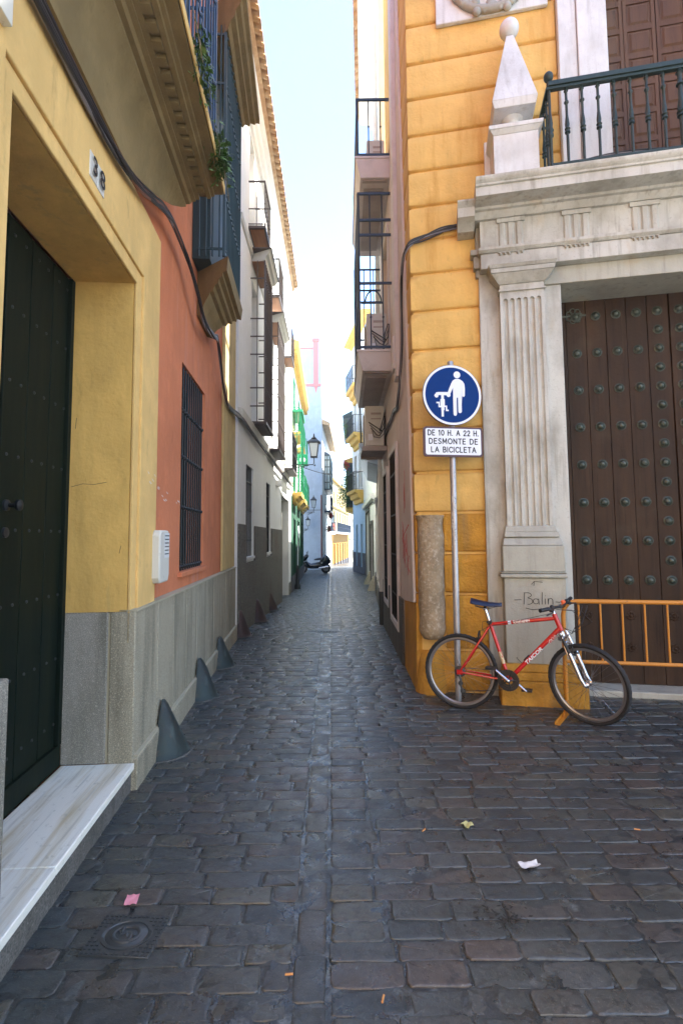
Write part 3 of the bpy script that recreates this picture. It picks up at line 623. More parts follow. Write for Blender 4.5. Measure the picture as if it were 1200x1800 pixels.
MB().ext_u([(0, 7.45), (.45, 7.45), (0, 7.75)], 2.15, 6.45).build('bay_roof', 'blueiron', b, sg)
bb = MB().box(2.2, 6.4, .002, .45, 3.35, 3.5).build('balcony_floor', 'blueiron', h, sg); r = MB(); railing(r, 2.25, 6.35, 0, .42, 3.5, 4.6, .13, .014, .03, (3.9,)); r.build('railing', 'blueiron', bb, sg)
def flowers(F, lab, u, w, v, n=60, r=.12, wd=.5):
    o = plants(F, 'flower_pot', lab, u, w, v, n, r, .09, .15, wd, 'flowers')
    leaves([(random.uniform(-wd/2, wd/2), 0, .05) for _ in range(4)], n, r, .08, .1).build('blossom', 'flower', o, 1, smooth=False, merge=False)
    MB().lathe((0, 0, -.2), [(.08, 0), (.11, .2), (.12, .2)], 10).build('pot', 'tile', o)
flowers(FH, 'red geraniums under the dark railing below the glazed bay', 2.3, .42, 3.15)
flowers(FH, 'lower cluster of red flowers on the wall past the pale blue house', 2.4, .3, 2.2)
PW = FR((-1.32, 47), (-1.02, 54))
h = PW.root('white_gable_house', 'narrow white house strip between the glazed bay and the amber house', 'house')
MB().box(0, 7, -4, 0, -1.8, 7.6).build('wall', 'creamw', h, sg); MB().box(2, 4, .003, .05, -1.3, 1.4).build('door', 'shutter', h, sg); MB().box(0, 7, .003, .35, 1.9, 2.15).build('balcony_floor', 'white', h, sg)
r = MB(); railing(r, .1, 6.9, 0, .33, 2.15, 3.2, .2, .016, .03); r.build('railing', 'blueiron', h, sg)
flowers(PW, 'red flowers on the railing of the narrow white house strip', 3.2, .34, 2.6, 50, .15, .8)
YF = FR((-1.0, 54.2), (1.0, 74))
h = YF.root('amber_house', 'sunlit pale yellow house with an amber ground floor at the end of the street', 'house')
L = YF.L; hs = [(1.5+i*3.1, 2.6+i*3.1, 2.35, 4.5) for i in range(6)]; hl = [(1.2+i*3.1, 2.5+i*3.1, -2.2, .9) for i in range(6)]; ht = [(1.6+i*3.1, 2.5+i*3.1, 5.3, 6.6) for i in range(6)]
m = MB().wall(0, L, 2.05, 7.9, -.3, 0, hs+ht); m.box(0, L, -5, -.31, -3.5, 7.9); m.build('upper_wall', 'yfar', h, sg)
m = MB().wall(0, L, -3.5, 2.05, -.3, .01, hl); m.build('ground_floor_wall', 'ofar', h, sg)
MB().wall(0, L, -3.5, -1.25, .012, .05, hl).build('plinth', 'dplinth', h, sg)
for q in hs+ht+hl: w_ = empty('window', h); MB().box(q[0], q[1], -.2, -.15, q[2], q[3]).build('pane', 'navy', w_, sg)
m = MB(); m.box(0, L, .0, .18, 7.75, 7.95); m.box(0, L, 0, .12, 4.85, 4.95); m.build('string_course', 'ytrim', h, sg)
b = MB().box(.6, L-1.5, .012, .5, 1.98, 2.16).build('balcony_floor', 'white', h, sg); r = MB(); railing(r, .7, L-1.6, 0, .48, 2.16, 3.2, .25, .018, .03); r.build('railing', 'blueiron', b, sg)
CF = FR((1.02, 74.1), (3.0, 88))
h = CF.root('cream_corner_house', 'plain cream house with small low windows beyond the amber one', 'house')
L = CF.L; hh = [(1.5+i*2.6, 2.3+i*2.6, a, b) for i in range(5) for a, b in ((-1.6, -.2), (3.0, 4.4))]
m = MB().wall(0, L, -4, 7.3, -.3, 0, hh); m.box(0, L, -5, -.31, -4, 7.3); m.build('wall', 'creamw', h, sg)
for q in hh: w_ = empty('window', h); MB().box(q[0], q[1], -.2, -.15, q[2], q[3]).build('pane', 'navy', w_, sg)
MB().box(0, L, 0, .1, 1.4, 1.55).build('string_course', 'whitetrim', h, sg)

# ================================================================== RIGHT: orange palace with marble portal
Q = FR((.763, 5.33), (1.744, 5.137)); sg = -1
h = Q.root('orange_palace', 'orange rusticated corner building with a weathered white marble portal', 'palace')
JV = [.0, .42, .98, 1.395, 1.807, 2.23, 2.68, 3.10, 3.535, 3.96, 4.378, 4.757, 5.137, 5.541, 5.957, 6.385, 6.804, 7.26, 7.7, 8.15, 8.6, 9.05, 9.5, 10.0, 10.5, 11, 11.5, 12, 12.5, 13, 13.5, 14, 14.5]
DU0, DU1, DV = 1.50, 3.80, 4.09; UU0, UU1 = 2.03, 3.21
# backing wall and mass behind the street side
def ql(x, y): return Q.loc(x, y)
side_far = ql(.79, 6.9)
m = MB().wall(.02, 8, -.3, 14.5, -.5, -.034, [(DU0-.02, DU1+.02, -.2, DV+.03), (UU0-.02, UU1+.02, 4.9, 8.2)])
c1 = ql(.785, 5.50); c2 = ql(.81, 8.4); c3 = ql(9, 8.4); c4 = ql(9, 4.4)
m.hexa([(c1[0]+.01, c1[1], -.3), (c2[0], c2[1], -.3), (c3[0], c3[1], -.3), (8.2, -.52, -.3), (.25, -.52, -.3)], [(c1[0]+.01, c1[1], 14.5), (c2[0], c2[1], 14.5), (c3[0], c3[1], 14.5), (8.2, -.52, 14.5), (.25, -.52, 14.5)])
m.build('core_wall', 'orange', h, sg)
# rusticated courses, each a slightly uneven block with recessed joints
def course(mb, poly, v0, v1, jit=.0, seg=.12):
    """poly = outline in plan (u,w), first edge chain is the visible face; subdivided with soft top/bottom edges"""
    out = []
    for (a, b) in zip(poly, poly[1:]):
        n = max(1, int(sqrt((a[0]-b[0])**2+(a[1]-b[1])**2)/seg))
        for i in range(n): out.append((a[0]+(b[0]-a[0])*i/n, a[1]+(b[1]-a[1])*i/n))
    out.append(poly[-1])
    k = len(out); vs = []
    cx = sum(p[0] for p in poly)/len(poly); cw = min(p[1] for p in poly)
    nr = [(v0, .034), (v0+.007, .010), (v0+.018, 0)]+[(v0+(v1-v0)*t, 0) for t in (.25, .5, .75)]+[(v1-.018, 0), (v1-.007, .010), (v1, .034)]
    for v, ins in nr:
        for i, (u, w) in enumerate(out):
            a = out[max(i-1, 0)]; b = out[min(i+1, k-1)]; tx, tw = b[0]-a[0], b[1]-a[1]; l = sqrt(tx*tx+tw*tw) or 1
            nx, nw = -tw/l, tx/l
            if nw < 0 and abs(nw) > .5: nx, nw = -nx, -nw
            if abs(nw) <= .5 and nx > 0: nx, nw = -nx, -nw
            d = jit*(noise.noise(Vector((u*3, w*3, v*4)))+.5*noise.noise(Vector((u*11, w*11, v*12))))-ins
            e = jit*.5*noise.noise(Vector((u*7, w*7, 3))) if ins else 0
            vs.append((u+nx*d, w+nw*d, v+e))
    fs = [(r*k+i, r*k+i+1, (r+1)*k+i+1, (r+1)*k+i) for r in range(len(nr)-1) for i in range(k-1)]
    fs += [tuple(range(k))[::-1], tuple(range((len(nr)-1)*k, len(nr)*k))]
    mb.add(vs, fs)
up = MB(); lo = MB()
for a, b in zip(JV, JV[1:]):
    if b > 9.4: pass
    u1 = .715 if b < 4.9 else 1.56
    low = b < 1.85
    if .4 < b < 1.82: x0 = .285 if b > .5 else 0
    e = ql(.78, 5.33+min(1.2, .45+.10*b))
    if b <= .43: pl = [(e[0], e[1]), (.0, .0), (u1, .0)]
    elif b < 1.82: pl = [(.292, -.05), (.292, .0), (u1, .0)]
    else: pl = [(e[0], e[1]), (0, 0), (u1, 0)]
    if b >= 4.9 and b < 5.6: pass
    course(lo if low else up, pl, a+.012, b-.012, .018 if low else (.009 if b < 4 else .004))
    if b < 1.82 and b > .43:
        pl2 = [(e[0], e[1]), (.0, -.02), (.03, -.02)]; course(lo, pl2, a+.001, b-.001, .004)
up.build('rusticated_wall', 'orange', h, sg, ang=60, merge=False); lo.build('weathered_rustication', 'orange_low', h, sg, ang=60, merge=False)
# right continuation beyond the portal
m = MB()
for a, b in zip(JV, JV[1:]): m.box(4.55 if b < 4.9 else 3.70, 8, -.03, .0, a+.011, b-.011)
m.build('rusticated_wall', 'orange', h, sg, bevel=.008)
# low side plinth under the neighbouring plaster
e1 = ql(.742, 5.40); e2 = ql(.752, 6.35); e3 = ql(.84, 6.35); e4 = ql(.84, 5.40); e0 = (-.02, .0)
m = MB().hexa([(e0[0], e0[1], -.1), (e2[0], e2[1], -.1), (e3[0], e3[1], -.1), (.1, -.05, -.1)], [(e0[0]+.015, e0[1]-.02, .87), (e2[0]+.01, e2[1], .80), (e3[0], e3[1], .80), (.1, -.05, .87)])
m.build('side_plinth', 'orange_low', h, sg, bevel=.01)
# ancient column shaft built into the corner
c = MB(); pr = []
for i in range(25):
    t = i/24; v = .53+1.25*t; r = .122+.014*sin(t*2.2+.3)+(.018 if t > .96 else 0)+.004*random.uniform(-1, 1)-(.03 if t < .03 else 0); pr.append((r, v))
c.lathe((.152, -.015, 0), pr, 22)
c.xf(lambda p: Vector((p.x+.010*noise.noise(p*6), p.y+.012*noise.noise(p*6+Vector((9, 0, 0))), p.z))).build('corner_column', 'column', h, sg, ang=70)['label'] = 'ancient worn stone column shaft built into the orange corner'
# --- portal
P_ = MB()
P_.box(.705, .905, -.05, .045, .0, 4.27); P_.box(1.315, DU0, -.40, .055, .0, DV); P_.box(.905, 1.315, -.05, .05, .0, 4.1); P_.build('portal_pier', 'marble', h, sg, bevel=.006); P_ = MB()
P_.box(DU1, 3.925, -.40, .055, 0, DV); P_.box(3.925, 4.55, -.05, .045, 0, 4.27)
P_.build('portal_pier', 'marble', h, sg, bevel=.006)
P_ = MB(); P_.box(1.32, 3.92, -.40, .075, DV, 4.27); P_.build('lintel', 'marble_d', h, sg, bevel=.006)
P_ = MB()
for u in (.655, ): P_.box(u, .80, 0.0, .085, 4.33, 4.46); P_.box(u-.03, .81, 0, .115, 4.46, 4.52); P_.box(u+.02, .79, 0, .05, 4.25, 4.33)
P_.box(.68, .82, 0, .07, 4.52, 4.80); P_.build('side_capital', 'marble_d', h, sg, bevel=.006)
def pilaster(a, b):
    m = MB(); out = [(a, .05), (a, .135)]; nf = 6; mar = .022; fw = (b-a-2*mar)/nf
    for i in range(nf):
        u0 = a+mar+i*fw+.010; u1 = a+mar+(i+1)*fw-.010
        for k in range(9):
            t = pi*k/8; out.append(((u0+u1)/2-cos(t)*(u1-u0)/2, .135-sin(t)*.024))
    out += [(b, .135), (b, .05)]
    m.hexa([(u, w, 1.66) for u, w in out], [(u, w, 3.93) for u, w in out])
    # rounded flute heads: solid band with half-round notches
    top = [(a, 3.9302)]
    for i in range(nf):
        u0 = a+mar+i*fw+.010; u1 = a+mar+(i+1)*fw-.010; top.append((u0, 3.9302))
        for k in range(1, 8): t = pi*k/8; top.append(((u0+u1)/2-cos(t)*(u1-u0)/2, 3.9302+sin(t)*.026))
        top.append((u1, 3.9302))
    top += [(b, 3.9302), (b, 4.03), (a, 4.03)]
    m.ext_w(top, .111, .1352); m.box(a, b, .05, .112, 3.9302, 4.03)
    o = m.build('fluted_pilaster', 'marble', h, sg, ang=25)
    c = MB()
    for (e, w, v0, v1) in ((.012, .155, 4.025, 4.045), (.0, .14, 4.045, 4.10)): c.box(a-e, b+e, .04, w, v0, v1)
    def frus(e0, w0, e1, w1, v0, v1): c.hexa([(a-e0, .03, v0), (b+e0, .03, v0), (b+e0, w0, v0), (a-e0, w0, v0)], [(a-e1, .03, v1), (b+e1, .03, v1), (b+e1, w1, v1), (a-e1, w1, v1)])
    frus(.01, .15, .03, .17, 4.10, 4.12); frus(.03, .17, .085, .225, 4.12, 4.185); frus(.09, .23, .095, .235, 4.188, 4.23); frus(.10, .24, .115, .26, 4.232, 4.262)
    c.build('capital', 'marble', o, sg, bevel=.003)
    f = MB(); e = a-.07; g_ = b+.09
    def fr(e0, f0, w0, e1, f1, w1, v0, v1): f.hexa([(e0, .03, v0), (f0, .03, v0), (f0, w0, v0), (e0, w0, v0)], [(e1, .03, v1), (f1, .03, v1), (f1, w1, v1), (e1, w1, v1)])
    fr(a-.04, b+.05, .19, a-.03, b+.04, .17, 1.55, 1.60); fr(a-.03, b+.03, .17, a-.015, b+.015, .15, 1.60, 1.66)
    fr(e+.01, g_-.01, .215, a-.04, b+.05, .17, 1.47, 1.548); fr(e+.01, g_-.01, .215, e+.01, g_-.01, .215, 1.22, 1.468)
    fr(e-.02, g_+.0, .245, e-.02, g_+.0, .245, 1.165, 1.20); fr(e-.0, g_-.01, .22, e-.02, g_, .24, 1.20, 1.218)
    fr(e+.015, g_-.01, .215, e+.015, g_-.01, .215, .36, 1.163)
    f.build('pedestal', 'marble_d', h, sg, bevel=.010)
    f = MB(); fr(e-.02, g_+.04, .29, e-.02, g_+.04, .26, .30, .362); fr(e-.03, g_+.06, .30, e-.02, g_+.05, .29, .22, .298); fr(e-.05, g_+.13, .31, e-.05, g_+.13, .30, -.05, .218)
    f.build('pedestal_base', 'orange_low', h, sg, bevel=.012)
    return o
pilaster(.900, 1.325); pilaster(3.915, 4.34)
E_ = MB(); E_.box(.72, 4.52, -.05, .165, 4.272, 4.43); E_.ext_u([(0, 4.432), (.175, 4.432), (.20, 4.455), (.20, 4.485), (0, 4.49)], .70, 4.54); E_.build('architrave', 'marble', h, sg, bevel=.004)
E_ = MB(); E_.box(.72, 4.52, -.05, .165, 4.492, 4.80); fz = E_.build('frieze', 'marble', h, sg, bevel=.003)
tg = MB(); gt = MB(); u = .90
while u < 4.3:
    for k in range(3): tg.hexa([(u+k*.085, .166, 4.494), (u+k*.085+.07, .166, 4.494), (u+k*.085+.055, .180, 4.494), (u+k*.085+.015, .180, 4.494)], [(u+k*.085, .166, 4.73), (u+k*.085+.07, .166, 4.73), (u+k*.085+.055, .180, 4.73), (u+k*.085+.015, .180, 4.73)])
    tg.box(u-.015, u+.255, .166, .190, 4.732, 4.775)
    for k in range(6):
        if not (u < 1 and k == 3): gt.sphere((u+.015+k*.042, .172, 4.41), .013, 5, (1, 1, 1.2))
    gt.box(u-.01, u+.24, .166, .18, 4.42, 4.43)
    u += .62; tg.build('triglyph', 'marble', fz, sg, bevel=.002); gt.build('guttae', 'marble_d', fz, sg); tg = MB(); gt = MB()
CP = [(0, 4.778), (.20, 4.778), (.22, 4.80), (.24, 4.835), (.27, 4.84), (.28, 4.862), (.45, 4.866), (.452, 4.955), (.47, 4.958), (.475, 4.975), (.495, 4.99), (.51, 5.012), (.51, 5.028), (0, 5.05)]
cn = MB().ext_u(CP, .67, 4.56).build('cornice', 'marble', h, sg)
MB().ext_u([(0, 4.70), (.14, 4.705), (.20, 4.76), (.29, 4.775), (.30, 4.865), (.32, 4.885), (.34, 4.91), (.34, 4.925), (0, 4.94)], .50, .668).build('cornice_return', 'marble', cn, sg)
MB().ext_u([(.0, 5.052), (.40, 5.045), (.40, 5.10), (0, 5.12)], .9, 4.4).build('balcony_slab', 'marble_d', cn, sg)
# obelisk finial
o = empty('obelisk', h); o['label'] = 'white marble obelisk topped by a ball on a pedestal'
m = MB(); m.box(.80, .86, .005, .05, 5.05, 5.72); m.box(.86, 1.285, .005, .36, 5.05, 5.53)
def fz2(m, a, b, w0, w1, e0, e1, v0, v1): m.hexa([(a-e0, w0, v0), (b+e0, w0, v0), (b+e0, w1+e0, v0), (a-e0, w1+e0, v0)], [(a-e1, w0, v1), (b+e1, w0, v1), (b+e1, w1+e1, v1), (a-e1, w1+e1, v1)])
fz2(m, .86, 1.285, .005, .36, .0, .035, 5.532, 5.57); fz2(m, .86, 1.285, .005, .36, .04, .045, 5.572, 5.61); fz2(m, .92, 1.22, .03, .3, .0, -.05, 5.612, 5.66); m.lathe((1.07, .19, 0), [(.12, 5.66), (.075, 5.72), (.07, 5.75), (.11, 5.79)], 16)
m.box(.85, 1.28, .003, .02, 5.612, 5.79)
m.build('pedestal', 'marble_up', o, sg, bevel=.004)
m = MB(); m.hexa([(.875, -.0, 5.79), (1.265, -.0, 5.79), (1.265, .39, 5.79), (.875, .39, 5.79)], [(.855, -.0, 5.86), (1.285, -.0, 5.86), (1.285, .41, 5.86), (.855, .41, 5.86)]); m.hexa([(.856, 0.0, 5.862), (1.284, 0.0, 5.862), (1.284, .409, 5.862), (.856, .409, 5.862)], [(1.035, .16, 6.70), (1.105, .16, 6.70), (1.105, .23, 6.70), (1.035, .23, 6.70)])
m.build('shaft', 'marble_up', o, sg, bevel=.004)
MB().sphere((1.07, .195, 6.80), .098, 12).build('ball', 'marble_up', o, sg)
# coat of arms
a = MB().wall(.33, 1.49, 7.16, 8.4, .003, .05, []).build('carved_panel', 'marble_up', h, sg, bevel=.01)
m = MB(); m.torus((.92, .075, 7.62), .42, .045, 'y', 40, 8)
for i in range(46):
    t = 2*pi*i/46; rr = .42+random.uniform(-.05, .05); m.sphere((.92+rr*cos(t), .085, 7.62+rr*sin(t)), random.uniform(.03, .055), 5, (1, .8, 1))
for i in range(40): m.sphere((.92+random.gauss(0, .17), .08, 7.55+random.gauss(0, .17)), random.uniform(.03, .07), 5, (1, .7, 1))
m.build('carved_wreath', 'marble_d', a, sg, ang=70)
# upper opening
m = MB(); m.box(1.57, 1.745, .003, .085, 5.05, 8.3); m.box(1.55, 1.765, .003, .11, 7.30, 7.40); m.box(1.75, UU0, -.33, .11, 5.05, 8.3); m.box(UU1, UU1+.28, -.33, .11, 5.05, 8.3); m.box(UU1+.285, UU1+.46, .003, .085, 5.05, 8.3); m.box(UU0, UU1, -.33, .105, 7.95, 8.3)
m.build('balcony_door_frame', 'marble_up', h, sg, bevel=.006)
def leaf_door(u0, u1, v0, v1, w, rows, cols, mt, par, hgt=.02):
    m = MB().box(u0, u1, w-.05, w-.016, v0, v1); sw = .035; pw = (u1-u0-sw*(cols+1))/cols; ph = (v1-v0-sw*1.6*(rows+1))/rows
    for i in range(cols+1): m.box(u0+i*(pw+sw), u0+i*(pw+sw)+sw, w-.0158, w, v0, v1)
    for j in range(rows+1): m.box(u0+.001, u1-.001, w-.0158, w-.002, v0+j*(ph+sw*1.6), v0+j*(ph+sw*1.6)+sw*1.6)
    for i in range(cols):
        for j in range(rows):
            a = u0+sw+i*(pw+sw); b = a+pw; c = v0+sw*1.6+j*(ph+sw*1.6); d = c+ph; e = .028
            m.box(a+.008, b-.008, w-.0158, w-.010, c+.008, d-.008)
            m.hexa([(a+.02, w-.010, c+.02), (b-.02, w-.010, c+.02), (b-.02, w-.010, d-.02), (a+.02, w-.010, d-.02)], [(a+e+.01, w+.004, c+e+.01), (b-e-.01, w+.004, c+e+.01), (b-e-.01, w+.004, d-e-.01), (a+e+.01, w+.004, d-e-.01)])
    return m.build('door_leaf', mt, par, sg)
bd = empty('balcony_door', h)
leaf_door(UU0+.002, 2.30, 5.06, 7.95, -.24, 9, 1, 'wdoor2', bd); leaf_door(2.305, 2.615, 5.06, 7.95, -.235, 9, 1, 'wdoor2', bd); leaf_door(2.625, 2.93, 5.06, 7.95, -.235, 9, 1, 'wdoor2', bd); leaf_door(2.935, UU1-.002, 5.06, 7.95, -.24, 9, 1, 'wdoor2', bd)
# balcony railing with turned balusters
rl = empty('balcony_railing', h)
m = MB(); WR = .44
m.box(1.37, 4.0, WR-.034, WR+.034, 5.868, 5.915); m.box(1.35, 4.02, WR-.022, WR+.022, 5.838, 5.867); m.box(1.37, 4.0, WR-.022, WR+.022, 5.065, 5.09); m.box(1.355, 1.40, .03, WR-.03, 5.862, 5.90); m.box(1.36, 1.395, .03, WR-.023, 5.065, 5.09)
m.build('rail', 'green_iron', rl, sg, bevel=.003)
def baluster(u, w, big=False):
    k = 2.4 if big else 1.55
    pr = [(.0085*k, 5.09), (.0085*k, 5.38), (.016*k, 5.385), (.016*k, 5.40), (.010*k, 5.41), (.017*k, 5.425), (.011*k, 5.44), (.014*k, 5.47), (.008*k, 5.56), (.0075*k, 5.68), (.014*k, 5.688), (.014*k, 5.70), (.008*k, 5.71), (.008*k, 5.80), (.014*k, 5.808), (.008*k, 5.82), (.009*k, 5.85)]
    return MB().lathe((u, w, 0), pr, 10).build('baluster', 'green_iron', rl, sg, ang=60)
for i in range(18): baluster(1.53+i*.14, WR, i == 7)
for w in (.15, .30): baluster(1.378, w)
pr = MB().lathe((1.378, WR, 0), [(.016, 5.05), (.016, 5.36), (.028, 5.37), (.028, 5.39), (.018, 5.41), (.03, 5.43), (.02, 5.46), (.024, 5.50), (.014, 5.6), (.014, 5.84), (.022, 5.86), (.022, 5.91), (.014, 5.93)], 12); pr.sphere((1.378, WR, 5.98), .045, 9, (1, 1, 1.15)); pr.build('corner_post', 'green_iron', rl, sg, ang=60)
# great studded door
def big_leaf(u0, u1, mir):
    n = 6; m = MB().box(u0, u1, -.47, -.418, .058, 4.13)
    us = [u0]+[1.638+.2*i for i in range(5)]+[u1] if not mir else [u0]+[u0+.19+.2*i for i in range(5)]+[u1]
    for a, b in zip(us, us[1:]): m.box(a+.0025, b-.0025, -.42, -.396+random.uniform(-.002, .002), .058, 4.128)
    o = m.build('studded_door_leaf', 'wdoor', h, sg, bevel=.002)
    proto = []
    def stud(u, v, k=1):
        if proto:
            c_ = proto[0].copy(); COL.objects.link(c_); c_.parent = o; c_.location = (u, .397, v); return
        s_ = MB(); s_.lathe((0, 0, 0), [(.050*k, 0), (.050*k, .008), (.040*k, .014), (.036*k, .007), (.034*k, .016), (.020*k, .034), (.001, .040)], 16, 'y'); q_ = s_.build('stud', 'bronze', o, sg, ang=40); q_.location = (u, .397, v); proto.append(q_)
    cols = [1.738+.2*i for i in range(5)] if not mir else [u0+.09+.2*i for i in range(5)]
    for i, u in enumerate(cols):
        dense = (i == (0 if mir else 4))
        vv = [1.10+.402*k for k in range(8)]
        for v in vv: stud(u, v)
        if dense:
            for v in vv[:-1]: stud(u, v+.2)
    r_ = MB()
    for u in cols[0::2] if not mir else cols[0::2]:
        for v in (.42, .74):
            for k in range(8):
                t = 2*pi*k/8; r_.sphere((u+.032*cos(t), -.39, v+.032*sin(t)), .016, 5, (1, .6, 1))
            r_.sphere((u, -.385, v), .018, 6, (1, .8, 1))
    r_.build('rosettes', 'wdoor', o, sg, ang=70)
    hg = MB()
    for k in range(7):
        t = 2*pi*k/7; hg.torus(((u0 if not mir else u1)+(.22 if not mir else -.22)+.055*cos(t), -.392, 3.93+.055*sin(t)), .028, .007, 'y', 12, 5)
    a = u0 if not mir else u1-.34; hg.box(a, a+.34, -.396, -.388, 3.92, 3.94); hg.build('hinge', 'bronze', o, sg)
big_leaf(DU0+.003, 2.645, False); big_leaf(2.655, DU1-.003, True)
m = MB().box(DU0+.003, DU1-.003, -.47, -.12, -.05, .055); m.build('threshold', 'marble_d', h, sg, bevel=.012)
# ---- written name on the pedestal
gf = root('ink_graffiti', 'black handwritten scrawl on the marble pedestal above the bicycle', 'graffiti', Q.p(1.12, .218, .955), Q.a); gf.scale = (1.45, 1, 1.35)
def strokes(o, lst, r, mt, flat=.2, sgn=1):
    m = MB()
    for l in lst: m.tube([(x, 0, z) for x, z in l], r, 5)
    m.xf(lambda p: Vector((p.x, p.y*flat-.001, p.z))).build('stroke', mt, o)
def arc(cx, cz, rx, rz, a0, a1, n=8): return [(cx+rx*cos(radians(a0+(a1-a0)*i/n)), cz+rz*sin(radians(a0+(a1-a0)*i/n))) for i in range(n+1)]
strokes(gf, [[(-.13, .0), (-.085, .002)], [(-.07, -.03), (-.065, .05)], [(-.07, .05)]+arc(-.045, .035, .022, .016, 90, -90)+arc(-.043, -.008, .028, .022, 90, -100), arc(.005, -.008, .018, .018, 40, 330)+[(.022, .012), (.024, -.03)], [(.045, .055), (.042, -.028)], [(.062, .012), (.062, -.028)], [(.062, .03), (.065, .032)], [(.08, .014), (.08, -.028), (.082, 0)]+arc(.095, -.002, .013, .016, 180, 0)+[(.108, -.028)], [(.125, -.01), (.15, -.012), (.16, -.005), (.18, -.008)], [(-.005, .10), (.0, .13), (.05, .125)], [(.0, .13), (-.02, .11)], [(-.06, -.055), (-.02, -.066), (.03, -.06), (.035, -.052)]], .0020, 'ink')
# fender stone at the corner
f = root('corner_fender', 'orange painted tapering fender stone at the foot of the palace corner', 'fender stone', (.80, 5.30, 0), Q.a)
MB().lathe((.09, .06, 0), [(.165, -.03), (.155, .1), (.125, .3), (.105, .38), (.06, .405), (.01, .41)], 20).xf(lambda p: Vector((p.x+.006*noise.noise(p*9), p.y, p.z))).build('stone', 'orange_low', f, ang=60)
# cables on the palace
bundle('cable_bundle', 'black cable bundle curving round the orange corner and down the pink wall', [Q.p(.56, .02, 4.86), Q.p(.35, .03, 4.83), Q.p(.12, .04, 4.74), Q.p(-.03, .05, 4.65), Vector((.70, 5.55, 4.55)), Vector((.71, 5.72, 4.3)), Vector((.72, 5.82, 3.9)), Vector((.71, 5.95, 3.5)), Vector((.72, 6.2, 3.35)), Vector((.73, 6.6, 3.25)), Vector((.74, 7.1, 3.3)), Vector((.74, 8.0, 3.3)), Vector((.75, 9.3, 3.3))], 10, .032, r=.010)
bundle('cable_bundle', 'loose black cables lying on the balcony ledge over the portal', [Q.p(1.2, .40, 5.06), Q.p(1.5, .38, 5.10), Q.p(2.0, .40, 5.13), Q.p(2.8, .38, 5.11), Q.p(3.8, .4, 5.12)], 4, .018)

# ================================================================== RIGHT: pink-beige house with balconies
PK = FR((.772, 5.33), (.792, 9.42), True); sg = 1
h = PK.root('pink_house', 'pink beige house with stacked concrete balconies and tall barred windows', 'house')
HW = [(1.5, 2.45, .42, 2.75), (2.98, 3.75, .53, 2.62)]
m = MB().hexa([(.10, -.03, .875), (1.05, -.03, .79), (1.05, .022, .79), (.10, .022, .875)], [(.24, -.03, 2.75), (1.05, -.03, 2.75), (1.05, .022, 2.75), (.24, .022, 2.75)])
m.hexa([(.24, -.03, 2.751), (1.4, -.03, 2.751), (1.4, .022, 2.751), (.24, .022, 2.751)], [(.95, -.03, 10.5), (1.4, -.03, 10.5), (1.4, .022, 10.5), (.95, .022, 10.5)])
m.wall(1.051, 4.1, -.3, 2.75, -.25, .02, HW); m.wall(1.401, 4.1, 2.751, 7.18, -.25, .02, [(2.3, 3.3, 4.3, 6.4)]); m.box(1.401, 1.85, -.25, .02, 7.181, 10.5); m.box(1.06, 4.09, -3, -.26, -.3, 7.15); m.box(1.06, 1.84, -3, -.26, 7.16, 10.4)
m.build('wall', 'pink', h, sg)
m = MB(); m.hexa([(.085, .0, .88), (.125, .0, .88), (.125, .03, .88), (.085, .03, .88)], [(.93, .0, 10.5), (.97, .0, 10.5), (.97, .03, 10.5), (.93, .03, 10.5)]); m.box(1.02, 1.32, .021, .075, 3.6, 10.5); m.box(1.1, 1.35, .03, .10, 3.72, 4.15)
m.build('corner_trim', 'pinktrim', h, sg, bevel=.006)
m = MB().wall(1.03, 4.1, -.3, .80, .021, .05, [(1.40, 2.55, .33, 3), (2.9, 3.85, .44, 3)]); m.build('plinth', 'greyplinth', h, sg, bevel=.008)
for q in HW:
    w_ = empty('window', h); MB().wall(q[0]-.09, q[1]+.09, q[2]-.09, q[3]+.09, .0215, .06, [q]).build('frame', 'pinktrim', w_, sg, bevel=.005); MB().box(q[0], q[1], -.2, -.16, q[2], q[3]).build('shutter', 'shutter', w_, sg)
    g_ = MB(); grille(g_, q[0], q[1], .04, q[2], q[3], 8, (q[2]+.35, q[2]+.9, q[2]+1.45, q[3]-.3), .009, False); g_.build('grille', 'black', w_, sg)
for v in (4.3,):
    w_ = empty('balcony_door', h); MB().box(2.3, 3.3, -.22, -.18, v, v+2.1).build('pane', 'offwhite', w_, sg); MB().wall(2.22, 3.38, v-.02, v+2.18, .021, .05, [(2.3, 3.3, v, v+2.1)]).build('frame', 'pinktrim', w_, sg)
